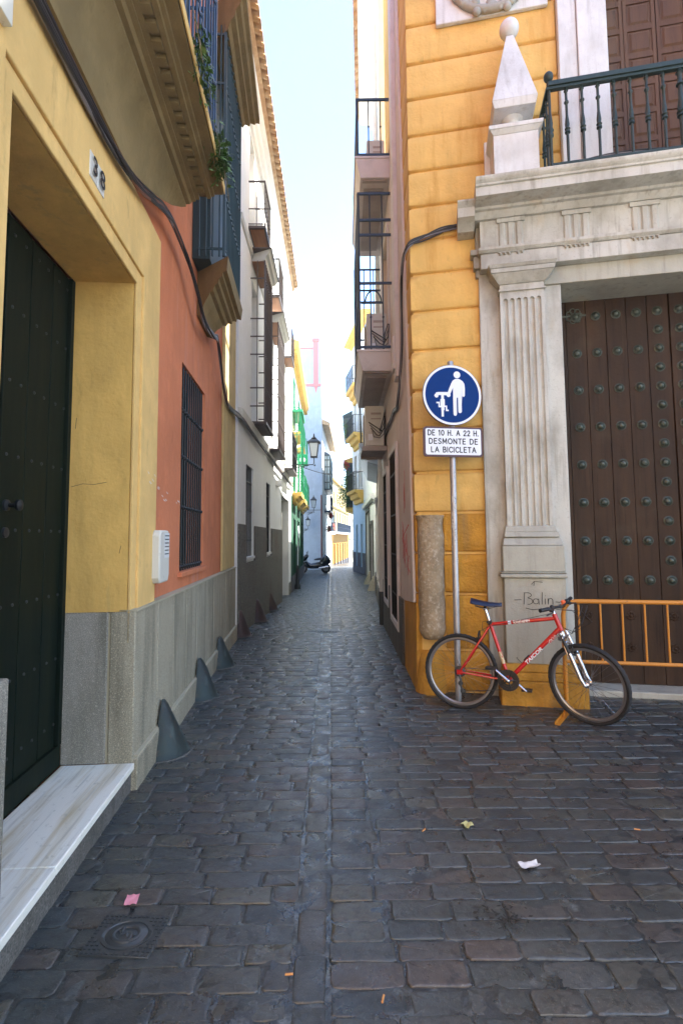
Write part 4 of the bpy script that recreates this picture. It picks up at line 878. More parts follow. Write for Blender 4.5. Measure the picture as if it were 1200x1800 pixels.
def pbalc(v, u0=1.88, u1=4.15, mids=(), top=None):
    m = MB(); m.box(u0, u1, .021, .545, v-.035, v)
    m.hexa([(u0+.06, .021, v-.30), (u1-.06, .021, v-.30), (u1-.06, .46, v-.30), (u0+.06, .46, v-.30)], [(u0+.01, .021, v-.0355), (u1-.01, .021, v-.0355), (u1-.01, .53, v-.0355), (u0+.01, .53, v-.0355)])
    b = m.build('balcony_slab', 'pinktrim', h, sg, bevel=.004)
    m = MB(); m.box(u0+.3, u1-.3, .1, .40, v-.33, v-.301); m.box(u0+.1, u0+.16, .06, .43, v-.318, v-.301); m.build('soffit', 'concrete', b, sg)
    t = top or v+.93
    r = MB(); n = 9
    for i in range(n+1):
        u = u0+.05+(u1-u0-.1)*i/n; r.tube([(u, .50, v), (u, .50, t)], .010 if i not in (0, n) else .022, 6); r.sphere((u, .50, v+.5), .018, 4)
    for w in (.15, .33): r.tube([(u0+.05, w, v), (u0+.05, w, t)], .010, 6); r.sphere((u0+.05, w, v+.5), .018, 4); r.tube([(u1-.05, w, v), (u1-.05, w, t)], .010, 6)
    for z in (v+.05, t)+tuple(mids):
        r.box(u0+.035, u1-.035, .485, .515, z-.016, z+.016); r.box(u0+.035, u0+.065, .02, .485, z-.016, z+.016); r.box(u1-.065, u1-.035, .02, .485, z-.012, z+.012)
    r.build('railing', 'blueiron', b, sg)
    return b
b = pbalc(4.27, top=6.66, mids=(5.28, 6.02, 6.25)); pbalc(7.22)
r = MB(); r.tube([(2.6, .12+.13*(1-cos(radians(a))), 5.30+.2*sin(radians(a))) for a in range(0, 181, 15)], .012, 6); r.box(2.58, 2.62, .1, .45, 5.29, 5.31); r.build('iron_arch', 'blueiron', b, sg)
m = MB().box(1.0, 1.9, -.3, .3, 10.5, 10.62); m.build('eave', 'whitetrim', h, sg)
# air conditioners
def ac(lab, u, w0, w1, v0, v1, L, F=PK, shelf=True, cable=True):
    o = F.at('air_conditioner', lab, 'air conditioner', u, 0, v0)
    m = MB().box(0, L, w0, w1, 0, v1-v0); m.build('casing', 'ac', o, sg, bevel=.012)
    m = MB(); m.box(-.006, -.001, w0+.05, w1-.1, (v1-v0)*.78, (v1-v0)*.83); m.box(-.006, -.001, w0+.05, w1-.1, (v1-v0)*.66, (v1-v0)*.69); m.build('handle', 'concrete', o, sg)
    m = MB(); m.lathe((-.008+L/2, w1+.001, (v1-v0)/2), [((v1-v0)*.4, 0), ((v1-v0)*.4, .012), ((v1-v0)*.36, .014), ((v1-v0)*.05, .012)], 24, 'y'); m.build('fan_grille', 'concrete', o, sg)
    m = MB().box(-.004, -.0012, w1-.13, w1-.05, .09, .20); m.build('label_plate', 'signwhite', o, sg)
    if shelf:
        s_ = MB(); s_.box(-.1, L+.05, 0.02, w1+.05, -.055, -.025); s_.box(-.1, -.06, .02, w1+.05, -.10, -.056); s_.box(L, L+.04, .02, w1+.05, -.10, -.056); s_.build('bracket', 'concrete', o, sg)
    if cable:
        for k in range(4):
            c = MB(); c.tube([(-.01, w1-.12+.02*k, .25+.05*k), (-.06, w1-.14-.05*k, .14+.03*k), (-.05, .14, .12+.04*k), (.0, .06, .2+.1*k), (.02, .04, .5)], .008, 6); c.build('pipe', 'cable' if k % 2 else 'cable2', o, sg)
    return o
ac('grey white air conditioner slung on a shelf beneath the lower pink balcony', 3.2, .06, .38, 3.10, 3.78, .85)
ac('air conditioner standing on the lower balcony behind the blue railing', 2.2, .08, .38, 4.28, 4.95, .8, shelf=False)
ac('air conditioner standing on the uppermost pink balcony', 2.35, .06, .34, 7.23, 7.85, .8, shelf=False, cable=False)
g2 = root('spray_graffiti', 'red spray paint scribble on the pink wall beside the orange corner', 'graffiti', PK.p(.72, .026, 1.45), PK.a)
m = MB()
for l in ([(-.3, .25), (.25, .12), (-.1, -.1), (.3, .3), (.05, -.25)], [(.3, .2), (.15, -.2), (-.1, .15), (-.2, -.32)], [(-.35, -.28), (-.1, -.22), (-.3, -.1)], [(.0, .9), (.02, .45), (.1, .75), (.12, .4)], [(.35, .1), (.2, .0), (.3, -.15)]): m.tube([(x, 0, z) for x, z in l], .009, 5)
m.xf(lambda p: Vector((p.x, p.y*.2, p.z))).build('stroke', 'graffiti', g2)

# ================================================================== RIGHT: cream house
def eave_slab(par, u0, u1, v, w=.45, mt='whitetrim'):
    MB().ext_u([(0, v-.25), (.1, v-.2), (.15, v-.1), (w-.05, v-.05), (w, v), (0, v+.05)], u0, u1).build('eave', mt, par, sg)
C1 = FR((.797, 9.45), (1.27, 19.4), True)
h = C1.root('cream_house', 'tall cream house with a grey plinth beyond the pink house on the right', 'house')
hs = [(1.2, 2.1, .3, 2.6), (4.0, 4.9, .3, 2.6), (6.6, 7.8, -.7, 2.3), (1.2, 2.1, 4.2, 6.2), (4.5, 5.4, 4.2, 6.2), (7.5, 8.4, 4.2, 6.2), (1.2, 2.1, 7.6, 9.6), (4.5, 5.4, 7.6, 9.6), (7.5, 8.4, 7.6, 9.6)]
m = MB().wall(0, 9.95, -.8, 7.0, -.25, 0, hs[:6]); m.wall(0, 3.6, 7.001, 12.9, -.25, 0, [hs[6]]); m.box(0, 9.95, -5, -.26, -.8, 7.0); m.box(0, 3.6, -1.2, -.26, 7.01, 12.8); m.wall(3.61, 9.95, 7.001, 8.8, -.25, 0, []); m.build('wall', 'cream', h, sg)
for q in hs[:7]: w_ = empty('window', h); MB().box(q[0], q[1], -.2, -.15, q[2], q[3]).build('shutter', 'shutter', w_, sg); MB().wall(q[0]-.07, q[1]+.07, q[2]-.07, q[3]+.07, .001, .035, [q]).build('frame', 'offwhite', w_, sg)
MB().wall(0, 9.95, -.8, .25, .002, .05, [hs[2]]).build('plinth', 'greyplinth', h, sg, bevel=.008)
MB().tube([(.22, .07, -.05), (.22, .07, 12)], .045, 10).build('downpipe', 'offwhite', h, sg); MB().tube([(.22, .07, -.1), (.22, .07, .55)], .055, 10).build('pipe_boot', 'iron', h, sg)
tl = MB(); tiles(tl, -.2, 3.6, 0, .5, 12.85, .3); e = tl.build('roof_tiles', 'tile', h, sg); eave_slab(h, 0, 3.6, 12.75, .4)
b = MB().ext_u([(.0, 3.25), (.3, 3.35), (.45, 3.7), (.50, 3.75), (.50, 3.80), (.0, 3.8)], 2.6, 6.6).build('balcony_slab', 'lblue', h, sg); r = MB(); railing(r, 2.7, 6.5, 0, .46, 3.8, 4.75, .13, .008, .016); r.build('railing', 'black', b, sg)
ac('small white air conditioner high on the cream house wall', 1.6, .05, .30, 3.45, 3.95, .7, C1, cable=False)
C2 = FR((1.27, 19.42), (1.27, 27.8), True)
h = C2.root('garage_house', 'narrow cream front with a tall grey green gate on the right side', 'house')
hs = [(1.2, 2.6, -.7, 2.1), (3.6, 6.8, -.7, 2.75)]
m = MB().wall(0, 8.35, -.8, 7.6, -.25, 0, hs); m.box(0, 8.35, -5, -.26, -.8, 7.5); m.build('wall', 'offwhite', h, sg)
for q in hs: MB().box(q[0], q[1], -.2, -.15, q[2], q[3]).build('gate', 'gdoor', h, sg); MB().wall(q[0]-.1, q[1]+.1, -.75, q[3]+.15, .001, .06, [(q[0], q[1], -.9, q[3])]).build('frame', 'greyplinth', h, sg)
MB().ext_u([(0, 3.0), (.15, 3.05), (.2, 3.2), (0, 3.25)], 0, 8.35).build('string_course', 'offwhite', h, sg)
fg = 'grey fender stones at the foot of the right wall'
for (u, F, lab) in ((10.05, C1, 'nearer grey fender stone on the right, at the end of the cream house'), (2.9, C2, 'farther grey fender stone on the right, beside the grey gate')):
    p = F.p(u, .0, gz(F.p(u, 0).y)); o = root('fender_stone', lab, 'fender stone', p, F.a, fg)
    MB().hexa([(-.28, 0, -.1), (.28, 0, -.1), (.2, .38, -.1), (-.2, .38, -.1)], [(-.14, 0, .55), (.14, 0, .55), (.1, .10, .55), (-.1, .10, .55)]).build('stone', 'granite2', o, sg, bevel=.03)

# ================================================================== RIGHT: light blue house with yellow balconies
D1 = FR((1.27, 27.82), (.70, 31.3), True)
h = D1.root('light_blue_house', 'pale blue house with dark plinth and yellow balconies angling into the street', 'house')
hs = [(.7, 1.25, -.1, 2.3), (2.1, 2.65, -.1, 2.3)]; hu = [(.8, 1.6, 4.4, 6.4), (2.2, 2.9, 4.4, 6.4), (.8, 1.6, 7.6, 9.6), (2.2, 2.9, 7.6, 9.6)]
m = MB().wall(0, D1.L, -.9, 3.6, -.25, 0, hs); m.build('lower_wall', 'rblue', h, sg)
m = MB().wall(0, D1.L, 3.61, 13.2, -.25, 0, hu); m.box(0, D1.L, -5, -.26, -.9, 13.1); m.build('upper_wall', 'white', h, sg)
MB().wall(0, D1.L, -.9, .7, .001, .04, hs).build('plinth', 'dplinth', h, sg)
for q in hs+hu: w_ = empty('window', h); MB().box(q[0], q[1], -.2, -.15, q[2], q[3]).build('shutter', 'navy', w_, sg)
for v in (4.2, 7.4, 10.2):
    b = MB().ext_u([(.0, v-.75), (.12, v-.7), (.14, v-.5), (.3, v-.42), (.34, v-.2), (.5, v-.15), (.55, v), (.0, v)], .4, 2.6, .35, .35).build('balcony_base', 'ytrim', h, sg, bevel=.004); r = MB(); railing(r, .35, 2.7, 0, .52, v, v+1.0, .12, .010, .02); r.build('railing', 'black', b, sg)
eave_slab(h, -2, D1.L, 13.4, .5, 'ytrim')
D2 = FR((.70, 31.35), (.88, 40), True)
h = D2.root('mirador_house', 'white house with a dark glazed mirador, climbing plants and a dark tiled eave', 'house')
hs = [(1, 2, -.2, 2.3), (4, 5, -.2, 2.3), (1, 2, 5.5, 7.5), (4, 5, 5.5, 7.5)]
m = MB().wall(0, D2.L, -1.2, 9.2, -.25, 0, hs); m.box(0, D2.L, -5, -.26, -1.2, 9.2); m.build('wall', 'rblue', h, sg)
MB().wall(0, D2.L, -1.2, .6, .001, .04, hs).build('plinth', 'dplinth', h, sg)
for q in hs: w_ = empty('window', h); MB().box(q[0], q[1], -.2, -.15, q[2], q[3]).build('shutter', 'navy', w_, sg)
b = MB().box(.6, 3.0, .002, .42, 3.5, 6.2).build('mirador', 'navy', h, sg, bevel=.01); m = MB()
for v in (3.5, 4.2, 5.2, 6.2): m.box(.56, 3.04, 0, .46, v-.05, v+.05)
m.build('mirador_frame', 'brown', b, sg); MB().ext_u([(.0, 3.1), (.3, 3.2), (.44, 3.44), (.0, 3.44)], .6, 3.0).build('corbel', 'ytrim', b, sg); MB().ext_u([(.0, 6.25), (.5, 6.25), (.55, 6.4), (.0, 6.6)], .5, 3.1).build('mirador_hood', 'ytrim', b, sg)
m = MB().hexa([(-.1, -.4, 9.1), (8.6, -.4, 9.1), (8.6, .55, 8.9), (-.1, .55, 8.9)], [(-.1, -.4, 9.6), (8.6, -.4, 9.6), (8.6, .6, 9.1), (-.1, .6, 9.1)]); m.build('eave', 'navy', h, sg)
b = MB().box(3.8, 6.6, .002, .5, 3.4, 3.55).build('balcony_floor', 'ytrim', h, sg); r = MB(); railing(r, 3.85, 6.5, 0, .46, 3.55, 4.5, .14, .01, .02); r.build('railing', 'black', b, sg)
plants(D1, 'hanging_plant', 'green plants trailing over the lowest yellow balcony of the pale blue house', 2.7, .5, 5.0, 170, .25, .09, .5, .7)
plants(D2, 'climbing_plant', 'climbing plant covering the balcony below the dark mirador', .5, .5, 4.3, 300, .35, .10, .7, .6)
plants(D1, 'hanging_plant', 'green plant on the middle yellow balcony high on the right', 2.6, .5, 8.2, 150, .22, .09, .5, .6)
o = flowers(D1, 'red flowers in a dark pot on the yellow balcony at the right', 2.9, .55, 5.9, 60, .14, .3)

# ================================================================== sign post
sp = root('sign_post', 'galvanised post with a round blue dismount sign in front of the orange corner', 'sign post', (1.10, 5.02, 0))
MB().lathe((0, 0, 0), [(.030, -.05), (.030, 3.30), (.026, 3.31), (.004, 3.312)], 20).build('pole', 'pole', sp)
m = MB()
for _ in range(26):
    a = -pi/2+random.uniform(-1.1, 1.1); v = random.choice((random.uniform(1.35, 2.0), random.uniform(.9, 2.25))); d = random.uniform(.08, .35); hh = random.uniform(.02, .07)
    vs = [(.0308*cos(a+t), .0308*sin(a+t), z) for z in (v, v+hh) for t in (-d, -d/3, d/3, d)]
    m.add(vs, [(0, 1, 5, 4), (1, 2, 6, 5), (2, 3, 7, 6)])
m.build('stickers', 'sticker', sp, merge=False)
def arcp(cx, cz, r, a0, a1, n=16): return [(cx+r*cos(radians(a0+(a1-a0)*i/n)), cz+r*sin(radians(a0+(a1-a0)*i/n))) for i in range(n+1)]
dz, yaw = 2.955, radians(9)
ds = empty('round_sign', sp, (0, -.045, dz), (0, 0, yaw))
MB().lathe((0, 0, 0), [(.300, -.008), (.304, -.006), (.304, .010), (.298, .012)], 64, 'y').build('sign_rim', 'maroon', ds)
MB().lathe((0, 0, 0), [(.300, -.0095), (.300, -.0085)], 64, 'y').build('white_ring', 'signwhite', ds)
MB().lathe((0, 0, 0), [(.277, -.0112), (.277, -.0100)], 64, 'y').build('blue_face', 'signblue', ds)
# pictogram: pixel frame of the sign -> metres
def px(x, y): return ((x-590)/1020*.6*.995, -(y-637)/980*.6)
pc = MB(); Y0, Y1 = -.0132, -.0118
def poly(pts): pc.ext_w([px(*p) for p in pts], Y0-.0001*random.random(), Y1)
def dot(x, y, r, n=20): c = px(x, y); pc.lathe((c[0], 0, c[1]), [(r, Y0), (r, Y1)], n, 'y')
dot(677, 303, .035)
body = [(600, 950), (600, 520), (560, 605), (548, 628), (505, 600), (530, 540), (575, 440), (600, 400), (640, 375), (680, 368), (725, 375), (775, 405), (805, 450), (812, 520), (808, 640), (798, 660), (780, 664), (762, 650), (760, 540), (752, 520), (748, 905), (738, 925), (715, 932), (692, 925), (685, 905), (685, 680), (662, 680), (660, 950), (650, 972), (628, 980), (608, 970)]
def tri(pts, z0=Y0):
    bm = bmesh.new(); vs = [bm.verts.new((px(*p)[0], z0, px(*p)[1])) for p in pts]; f = bm.faces.new(vs)
    r = bmesh.ops.triangulate(bm, faces=[f]); bm.verts.index_update()
    pc.add([tuple(v.co) for v in bm.verts], [tuple(v.index for v in f2.verts) for f2 in bm.faces]); bm.free()
tri(body, Y0-.0004)
for q in ([(300, 605), (340, 598), (520, 592), (552, 620), (548, 645), (300, 647)], [(390, 640), (436, 640), (436, 712), (390, 712)], [(374, 710), (450, 710), (450, 822), (374, 822)], [(388, 820), (443, 820), (443, 890), (388, 890)], [(390, 888), (430, 888), (430, 996), (390, 996)], [(303, 757), (362, 757), (362, 782), (303, 782)], [(340, 780), (362, 780), (362, 846), (340, 846)], [(360, 822), (390, 822), (390, 846), (360, 846)], [(440, 815), (490, 815), (490, 838), (440, 838)], [(465, 836), (490, 836), (490, 905), (465, 905)], [(488, 880), (516, 880), (516, 905), (488, 905)]):
    Y0 = -.0134; poly(q)
Y0 = -.0132; dot(308, 655, .021); dot(520, 640, .021)
pc.build('pictogram', 'signwhite', ds, smooth=False, merge=False)
def rrect(w, hh, r, n=6):
    out = []
    for cx, cz, a in ((w-r, hh-r, 0), (-w+r, hh-r, 90), (-w+r, -hh+r, 180), (w-r, -hh+r, 270)):
        out += [(cx+r*cos(radians(a+90*i/n)), cz+r*sin(radians(a+90*i/n))) for i in range(n+1)]
    return out
ps = empty('text_plate', sp, (0, -.045, 2.488), (0, 0, yaw))
MB().ext_w(rrect(.304, .148, .03), -.008, .012).build('plate_edge', 'maroon', ps)
MB().ext_w(rrect(.284, .130, .02), -.0100, -.0085).build('plate_face', 'signwhite', ps)
GL = {'D': (.74, [[(0, 0), (0, 1), (.3, 1), (.55, .9), (.7, .68), (.7, .32), (.55, .1), (.3, 0), (0, 0)]]), 'E': (.58, [[(.55, 0), (0, 0), (0, 1), (.55, 1)], [(0, .52), (.48, .52)]]), '1': (.3, [[(.0, .82), (.2, 1), (.2, 0)]]),
 '0': (.66, [[(.33+.33*cos(radians(a)), .5+.5*sin(radians(a))) for a in range(0, 361, 30)]]), 'O': (.86, [[(.43+.43*cos(radians(a)), .5+.5*sin(radians(a))) for a in range(0, 361, 24)]]), 'H': (.7, [[(0, 0), (0, 1)], [(.68, 0), (.68, 1)], [(0, .52), (.68, .52)]]),
 '.': (.10, [[(.02, .02), (.05, .02)]]), 'A': (.8, [[(0, 0), (.4, 1), (.8, 0)], [(.14, .34), (.66, .34)]]), '2': (.62, [[(.02, .74), (.1, .92), (.3, 1), (.5, .93), (.59, .75), (.5, .52), (.0, 0), (.62, 0)]]),
 'S': (.58, [[(.54, .86), (.4, .98), (.2, .98), (.04, .84), (.05, .64), (.25, .53), (.45, .44), (.56, .28), (.48, .08), (.28, 0), (.1, .03), (0, .16)]]), 'M': (.86, [[(0, 0), (.06, 1), (.43, .22), (.8, 1), (.86, 0)]]), 'N': (.7, [[(0, 0), (0, 1), (.68, 0), (.68, 1)]]), 'T': (.66, [[(0, 1), (.66, 1)], [(.33, 1), (.33, 0)]]),
 'L': (.52, [[(0, 1), (0, 0), (.5, 0)]]), 'B': (.62, [[(0, 0), (0, 1), (.35, 1), (.54, .88), (.54, .66), (.35, .54), (0, .54)], [(.35, .54), (.6, .4), (.6, .14), (.38, 0), (0, 0)]]), 'I': (.04, [[(0, 0), (0, 1)]]), 'C': (.72, [[(.43+.43*cos(radians(a)), .5+.5*sin(radians(a))) for a in range(40, 321, 20)]]), ' ': (.32, [])}
def sign_text(t, w, hgt, z0, par):
    x = 0; out = []
    for ch in t:
        adv, st = GL[ch]; out += [[(x+a, b) for a, b in l] for l in st]; x += adv+.36
    x -= .36; k = w/x; m = MB()
    hw = .0050
    for l in out:
        q = [Vector(((a-x/2)*k, 0, z0+b*hgt)) for a, b in l]
        for n_, p in enumerate(q): m.lathe((p.x, -.0110+.0001*random.random(), p.z), [(hw, 0), (hw, .0008)], 10, 'y')
        for p, r in zip(q, q[1:]):
            d = (r-p)
            if d.length < 1e-5: continue
            o_ = Vector((-d.z, 0, d.x)).normalized()*hw; y0 = -.0110+.0002*random.random()
            m.hexa([(p+o_)+Vector((0, y0, 0)), (p-o_)+Vector((0, y0, 0)), (r-o_)+Vector((0, y0, 0)), (r+o_)+Vector((0, y0, 0))], [(p+o_)+Vector((0, -.0101, 0)), (p-o_)+Vector((0, -.0101, 0)), (r-o_)+Vector((0, -.0101, 0)), (r+o_)+Vector((0, -.0101, 0))])
    m.build('lettering', 'ink', par, smooth=False, merge=False)
sign_text('DE 10 H. A 22 H.', .515, .050, .062, ps); sign_text('DESMONTE DE', .495, .050, -.021, ps); sign_text('LA BICICLETA', .455, .050, -.104, ps)
m = MB()
for z in (2.80, 3.12, 2.43, 2.55): m.box(-.05, .05, -.036, -.028, z-.015, z+.015); m.torus((0, 0, z), .032, .004, 'z', 20, 5)
m.build('clamp', 'pole', sp)

# ================================================================== orange crowd barrier
bx, by = 1.96, 4.62
ba = root('crowd_barrier', 'orange painted tubular barrier standing across the studded door', 'barrier', (bx, by, 0), Q.a)
r_ = .019
m = MB(); m.tube([(0, 0, .02), (0, 0, .86), (.012, 0, .92), (.05, 0, .965), (.11, 0, .98), (2.2, 0, .98), (2.26, 0, .965), (2.3, 0, .92), (2.31, 0, .86), (2.31, 0, .02)], r_, 12); m.build('outer_tube', 'barrier', ba)
m = MB(); m.tube([(.0, 0, .455), (2.31, 0, .455)], .016, 10); m.build('lower_rail', 'barrier', ba)
for i in range(12): MB().tube([(.13+i*.178, 0, .46), (.13+i*.178, 0, .972)], .0085, 8).build('bar', 'barrier', ba)
for u in (0, 2.31):
    m = MB(); m.box(u-.02, u+.02, -.34, .34, .004, .012); m.box(u-.02, u-.014, -.34, .34, .012, .03); m.tube([(u, -.12, .01), (u, 0, .13), (u, .12, .01)], .010, 8); m.build('foot', 'barrier', ba).rotation_euler = (0, 0, radians(-25) if u == 0 else 0)

# ================================================================== bicycle
BK = root('bicycle', 'red mountain bicycle leaning by the sign post with its front wheel turned', 'bicycle', (1.075, 4.80, 0), radians(-25.2))
BK.rotation_euler = (Matrix.Rotation(radians(-25.2), 3, 'Z') @ Matrix.Rotation(radians(-3.0), 3, 'X')).to_euler()
WR_ = .330; HUB = Vector((0, 0, WR_)); BB = Vector((.425, 0, .30)); SC = Vector((.275, 0, .765)); HT = Vector((.815, 0, .880)); HB = Vector((.862, 0, .755))
FHUB = Vector((1.055, 0, WR_))
ax = (HT-HB).normalized(); ST = Matrix.Translation(HB) @ Matrix.Rotation(radians(-24), 4, ax) @ Matrix.Translation(-HB)
def steer(mb): return mb.xf(lambda p: ST @ p)
def wheel(name, c, st):
    o = empty(name, BK)
    f = steer if st else (lambda q: q)
    m = MB(); n = 96; prof = [(-.016, .302), (-.024, .312), (-.025, .320), (-.018, .329), (-.006, .3325), (.006, .3325), (.018, .329), (.025, .320), (.024, .312), (.016, .302)]
    vs = []
    for i in range(n):
        a = 2*pi*i/n
        for k, (y, r) in enumerate(prof):
            rr = r+(.0028 if (i % 2 == 0 and 2 <= k <= 7) else 0); vs.append((c.x+rr*cos(a), y, c.z+rr*sin(a)))
    K = len(prof); m.add(vs, [(i*K+k, i*K+(k+1)%K, ((i+1)%n)*K+(k+1)%K, ((i+1)%n)*K+k) for i in range(n) for k in range(K)])
    f(m).build('tyre', 'tyre', o)
    m = MB(); prof = [(-.013, .306), (-.013, .286), (-.006, .276), (.006, .276), (.013, .286), (.013, .306)]; vs = []; n = 64
    for i in range(n):
        a = 2*pi*i/n
        for y, r in prof: vs.append((c.x+r*cos(a), y, c.z+r*sin(a)))
    K = len(prof); m.add(vs, [(i*K+k, i*K+(k+1)%K, ((i+1)%n)*K+(k+1)%K, ((i+1)%n)*K+k) for i in range(n) for k in range(K)])
    f(m).build('rim', 'rim', o)
    m = MB()
    for i in range(32):
        a = 2*pi*i/32; b = a+(1.1 if i % 4 < 2 else -1.1); s = .03 if i % 2 else -.03
        m.tube([(c.x+.02*cos(b), s, c.z+.02*sin(b)), (c.x+.278*cos(a), 0, c.z+.278*sin(a))], .0013, 4)
    f(m).build('spokes', 'alu', o)
    m = MB(); m.lathe((c.x, 0, c.z), [(.006, -.06), (.012, -.055), (.012, -.045), (.024, -.035), (.024, -.03), (.014, -.025), (.014, .025), (.024, .03), (.024, .035), (.012, .045), (.012, .055), (.006, .06)], 16, 'y'); f(m).build('hub', 'alu', o)
    for a in (radians(200), radians(20)):
        pass
wheel('rear_wheel', HUB, False); wheel('front_wheel', FHUB, True)
def tb(m, a, b, r0, r1=None, n=14): m.tube([a, b], [r0, r1 or r0], n); return m
m = MB(); tb(m, SC, HT-Vector((-.004, 0, .03)), .0165, .0165); tb(m, BB, HB+Vector((-.004, 0, .02)), .0195); tb(m, BB, SC+(SC-BB).normalized()*.03, .0165); tb(m, HB-ax*.008, HT+ax*.008, .021)
for s in (1, -1):
    m.tube([BB+Vector((-.02, s*.03, 0)), BB+Vector((-.14, s*.045, .005)), HUB+Vector((.03, s*.062, -.002)), HUB+Vector((0, s*.064, 0))], [.010, .0095, .008, .007], 10)
    m.tube([SC+Vector((-.012, s*.018, -.02)), SC+Vector((-.06, s*.045, -.10)), HUB+Vector((.04, s*.062, .06)), HUB+Vector((0, s*.064, .0))], [.009, .009, .008, .007], 10)
    m.box(-.022, .03, s*.066-.003, s*.066+.003, WR_-.02, WR_+.02)
m.lathe((BB.x, 0, BB.z), [(.022, -.04), (.022, .04)], 18, 'y')
fr_ = m.build('frame', 'bred', BK)
def decal(txt, a, b, size, w, mt, off=.017, up=0):
    d = (b-a); L = d.length; ang = atan2(d.z, d.x); c = (a+b)/2
    q = text_obj(txt, size, mt, fr_, Matrix.Translation((c.x, -off, c.z+up)) @ Matrix.Rotation(-ang, 4, 'Y') @ Matrix.Rotation(pi/2, 4, 'X') @ Matrix.Shear('XZ', 4, (0, 0)), depth=.0006, off=.0012)
    xs = [v.co.x for v in q.data.vertices]; k = w/(max(xs)-min(xs)); cc = (max(xs)+min(xs))/2
    for v in q.data.vertices: v.co.x = (v.co.x-cc)*k+v.co.y*.25
decal('TAICOR', BB.lerp(HB, .30), BB.lerp(HB, .68), .040, .20, 'signwhite', .0202)
decal('MTBIKE', BB.lerp(HB, .74), BB.lerp(HB, .93), .022, .075, 'signwhite', .0202) if False else None
m = MB()
def band(a, b, t0, t1, r, mtl):
    m = MB(); tb(m, a.lerp(b, t0), a.lerp(b, t1), r); m.build('decal_band', mtl, fr_)
band(SC, HT-Vector((-.004, 0, .03)), .28, .33, .0169, 'signwhite'); band(SC, HT-Vector((-.004, 0, .03)), .36, .62, .0168, mat('silver_pink_decal', (.55, .36, .33), .35, [(90, (.75, .72, .7), .48, .55, 1.), (60, (.45, .03, .03), .52, .6, .9)])); band(BB, SC, .28, .50, .0168, mat('cream_decal', (.60, .50, .30), .4, [(60, (.5, .05, .03), .52, .6, .9)])); band(BB, HB, .76, .90, .0198, mat('pale_decal', (.52, .012, .012), .35, [(110, (.75, .72, .72), .50, .55, 1.)]))
m = MB(); tb(m, SC, SC+(SC-BB).normalized()*.145, .0135); m.build('seat_post', 'chrome', BK)
m = MB(); tb(m, SC+(SC-BB).normalized()*.0, SC+(SC-BB).normalized()*.035, .021); m.box(SC.x-.03, SC.x+.01, -.03, .0, SC.z+.01, SC.z+.03); m.build('seat_clamp', 'plastic', BK)
# saddle
sx = SC+(SC-BB).normalized()*.155; m = MB(); vs = []; ns = 18; nc = 12
for i in range(ns):
    t = i/(ns-1); x = -.12+.27*t; hw = .070*(1-t)**.9*(1 if t > .12 else .75+.25*t/.12)+.018; hw *= (1-.5*max(0, t-.93)/.07); top = .030+.022*(1-t)**2-.006*sin(pi*t); th = .020+.012*(1-t)
    for k in range(nc):
        a = 2*pi*k/nc; vs.append((x, hw*cos(a), top+th*sin(a)*(1 if sin(a) > 0 else .55)-.012*(abs(cos(a))**2)))
m.add(vs, [(i*nc+k, i*nc+(k+1)%nc, (i+1)*nc+(k+1)%nc, (i+1)*nc+k) for i in range(ns-1) for k in range(nc)]+[tuple(range(nc)), tuple(range((ns-1)*nc, ns*nc))])
m.xf(lambda p: p+sx); sd_ = m.build('saddle', 'bluep', BK, ang=70)
m = MB()
for s in (1, -1): m.tube([sx+Vector((-.09, s*.022, .012)), sx+Vector((-.02, s*.022, -.006)), sx+Vector((.05, s*.02, -.004)), sx+Vector((.11, s*.01, .014))], .0035, 6)
m.sphere(sx+Vector((0, 0, -.008)), .02, 8); m.build('saddle_rails', 'alu', sd_)
# fork
fk = empty('fork', BK)
CR = HB-ax*.06
m = MB(); tb(m, HB-ax*.01, CR, .016); m.box(CR.x-.022, CR.x+.022, -.07, .07, CR.z-.018, CR.z+.014); steer(m).build('crown', 'alu', fk, bevel=.004)
off = Vector((.035, 0, 0))
for s in (1, -1):
    a = CR+Vector((.0, s*.058, .03)); b = FHUB+Vector((-.0, s*.058, 0)); mid = a.lerp(b, .42)
    m = MB(); tb(m, a, mid, .013); steer(m).build('stanchion', 'plastic' if s < 0 else 'alu', fk); m = MB(); m.tube([mid.lerp(a, .12), mid, b+Vector((-.03, 0, .05)), b+Vector((0, 0, .004))], [.018, .0185, .0155, .012], 12); m.tube([a, a+Vector((-.003, 0, .018))], .016, 10)
    steer(m).build('lower_leg', 'alu', fk)
m = MB(); tb(m, FHUB+Vector((0, -.075, 0)), FHUB+Vector((0, .075, 0)), .007)
br = CR.lerp(FHUB, .42); m.tube([br+Vector((-.015, -.058, 0)), br+Vector((-.05, -.05, .09)), br+Vector((-.055, 0, .115)), br+Vector((-.05, .05, .09)), br+Vector((-.015, .058, 0))], .009, 8); steer(m).build('fork_brace', 'alu', fk)
for s in (-1, 1): m = MB(); m.tube([br+Vector((-.005, s*.05, .0)), br+Vector((.012, s*.035, .06)), br+Vector((.0, s*.015, .10))], .007, 6); m.box(br.x-.035, br.x+.03, s*.03-.006, s*.03+.006, br.z+.018, br.z+.03); steer(m).build('brake_arm', 'plastic', fk)
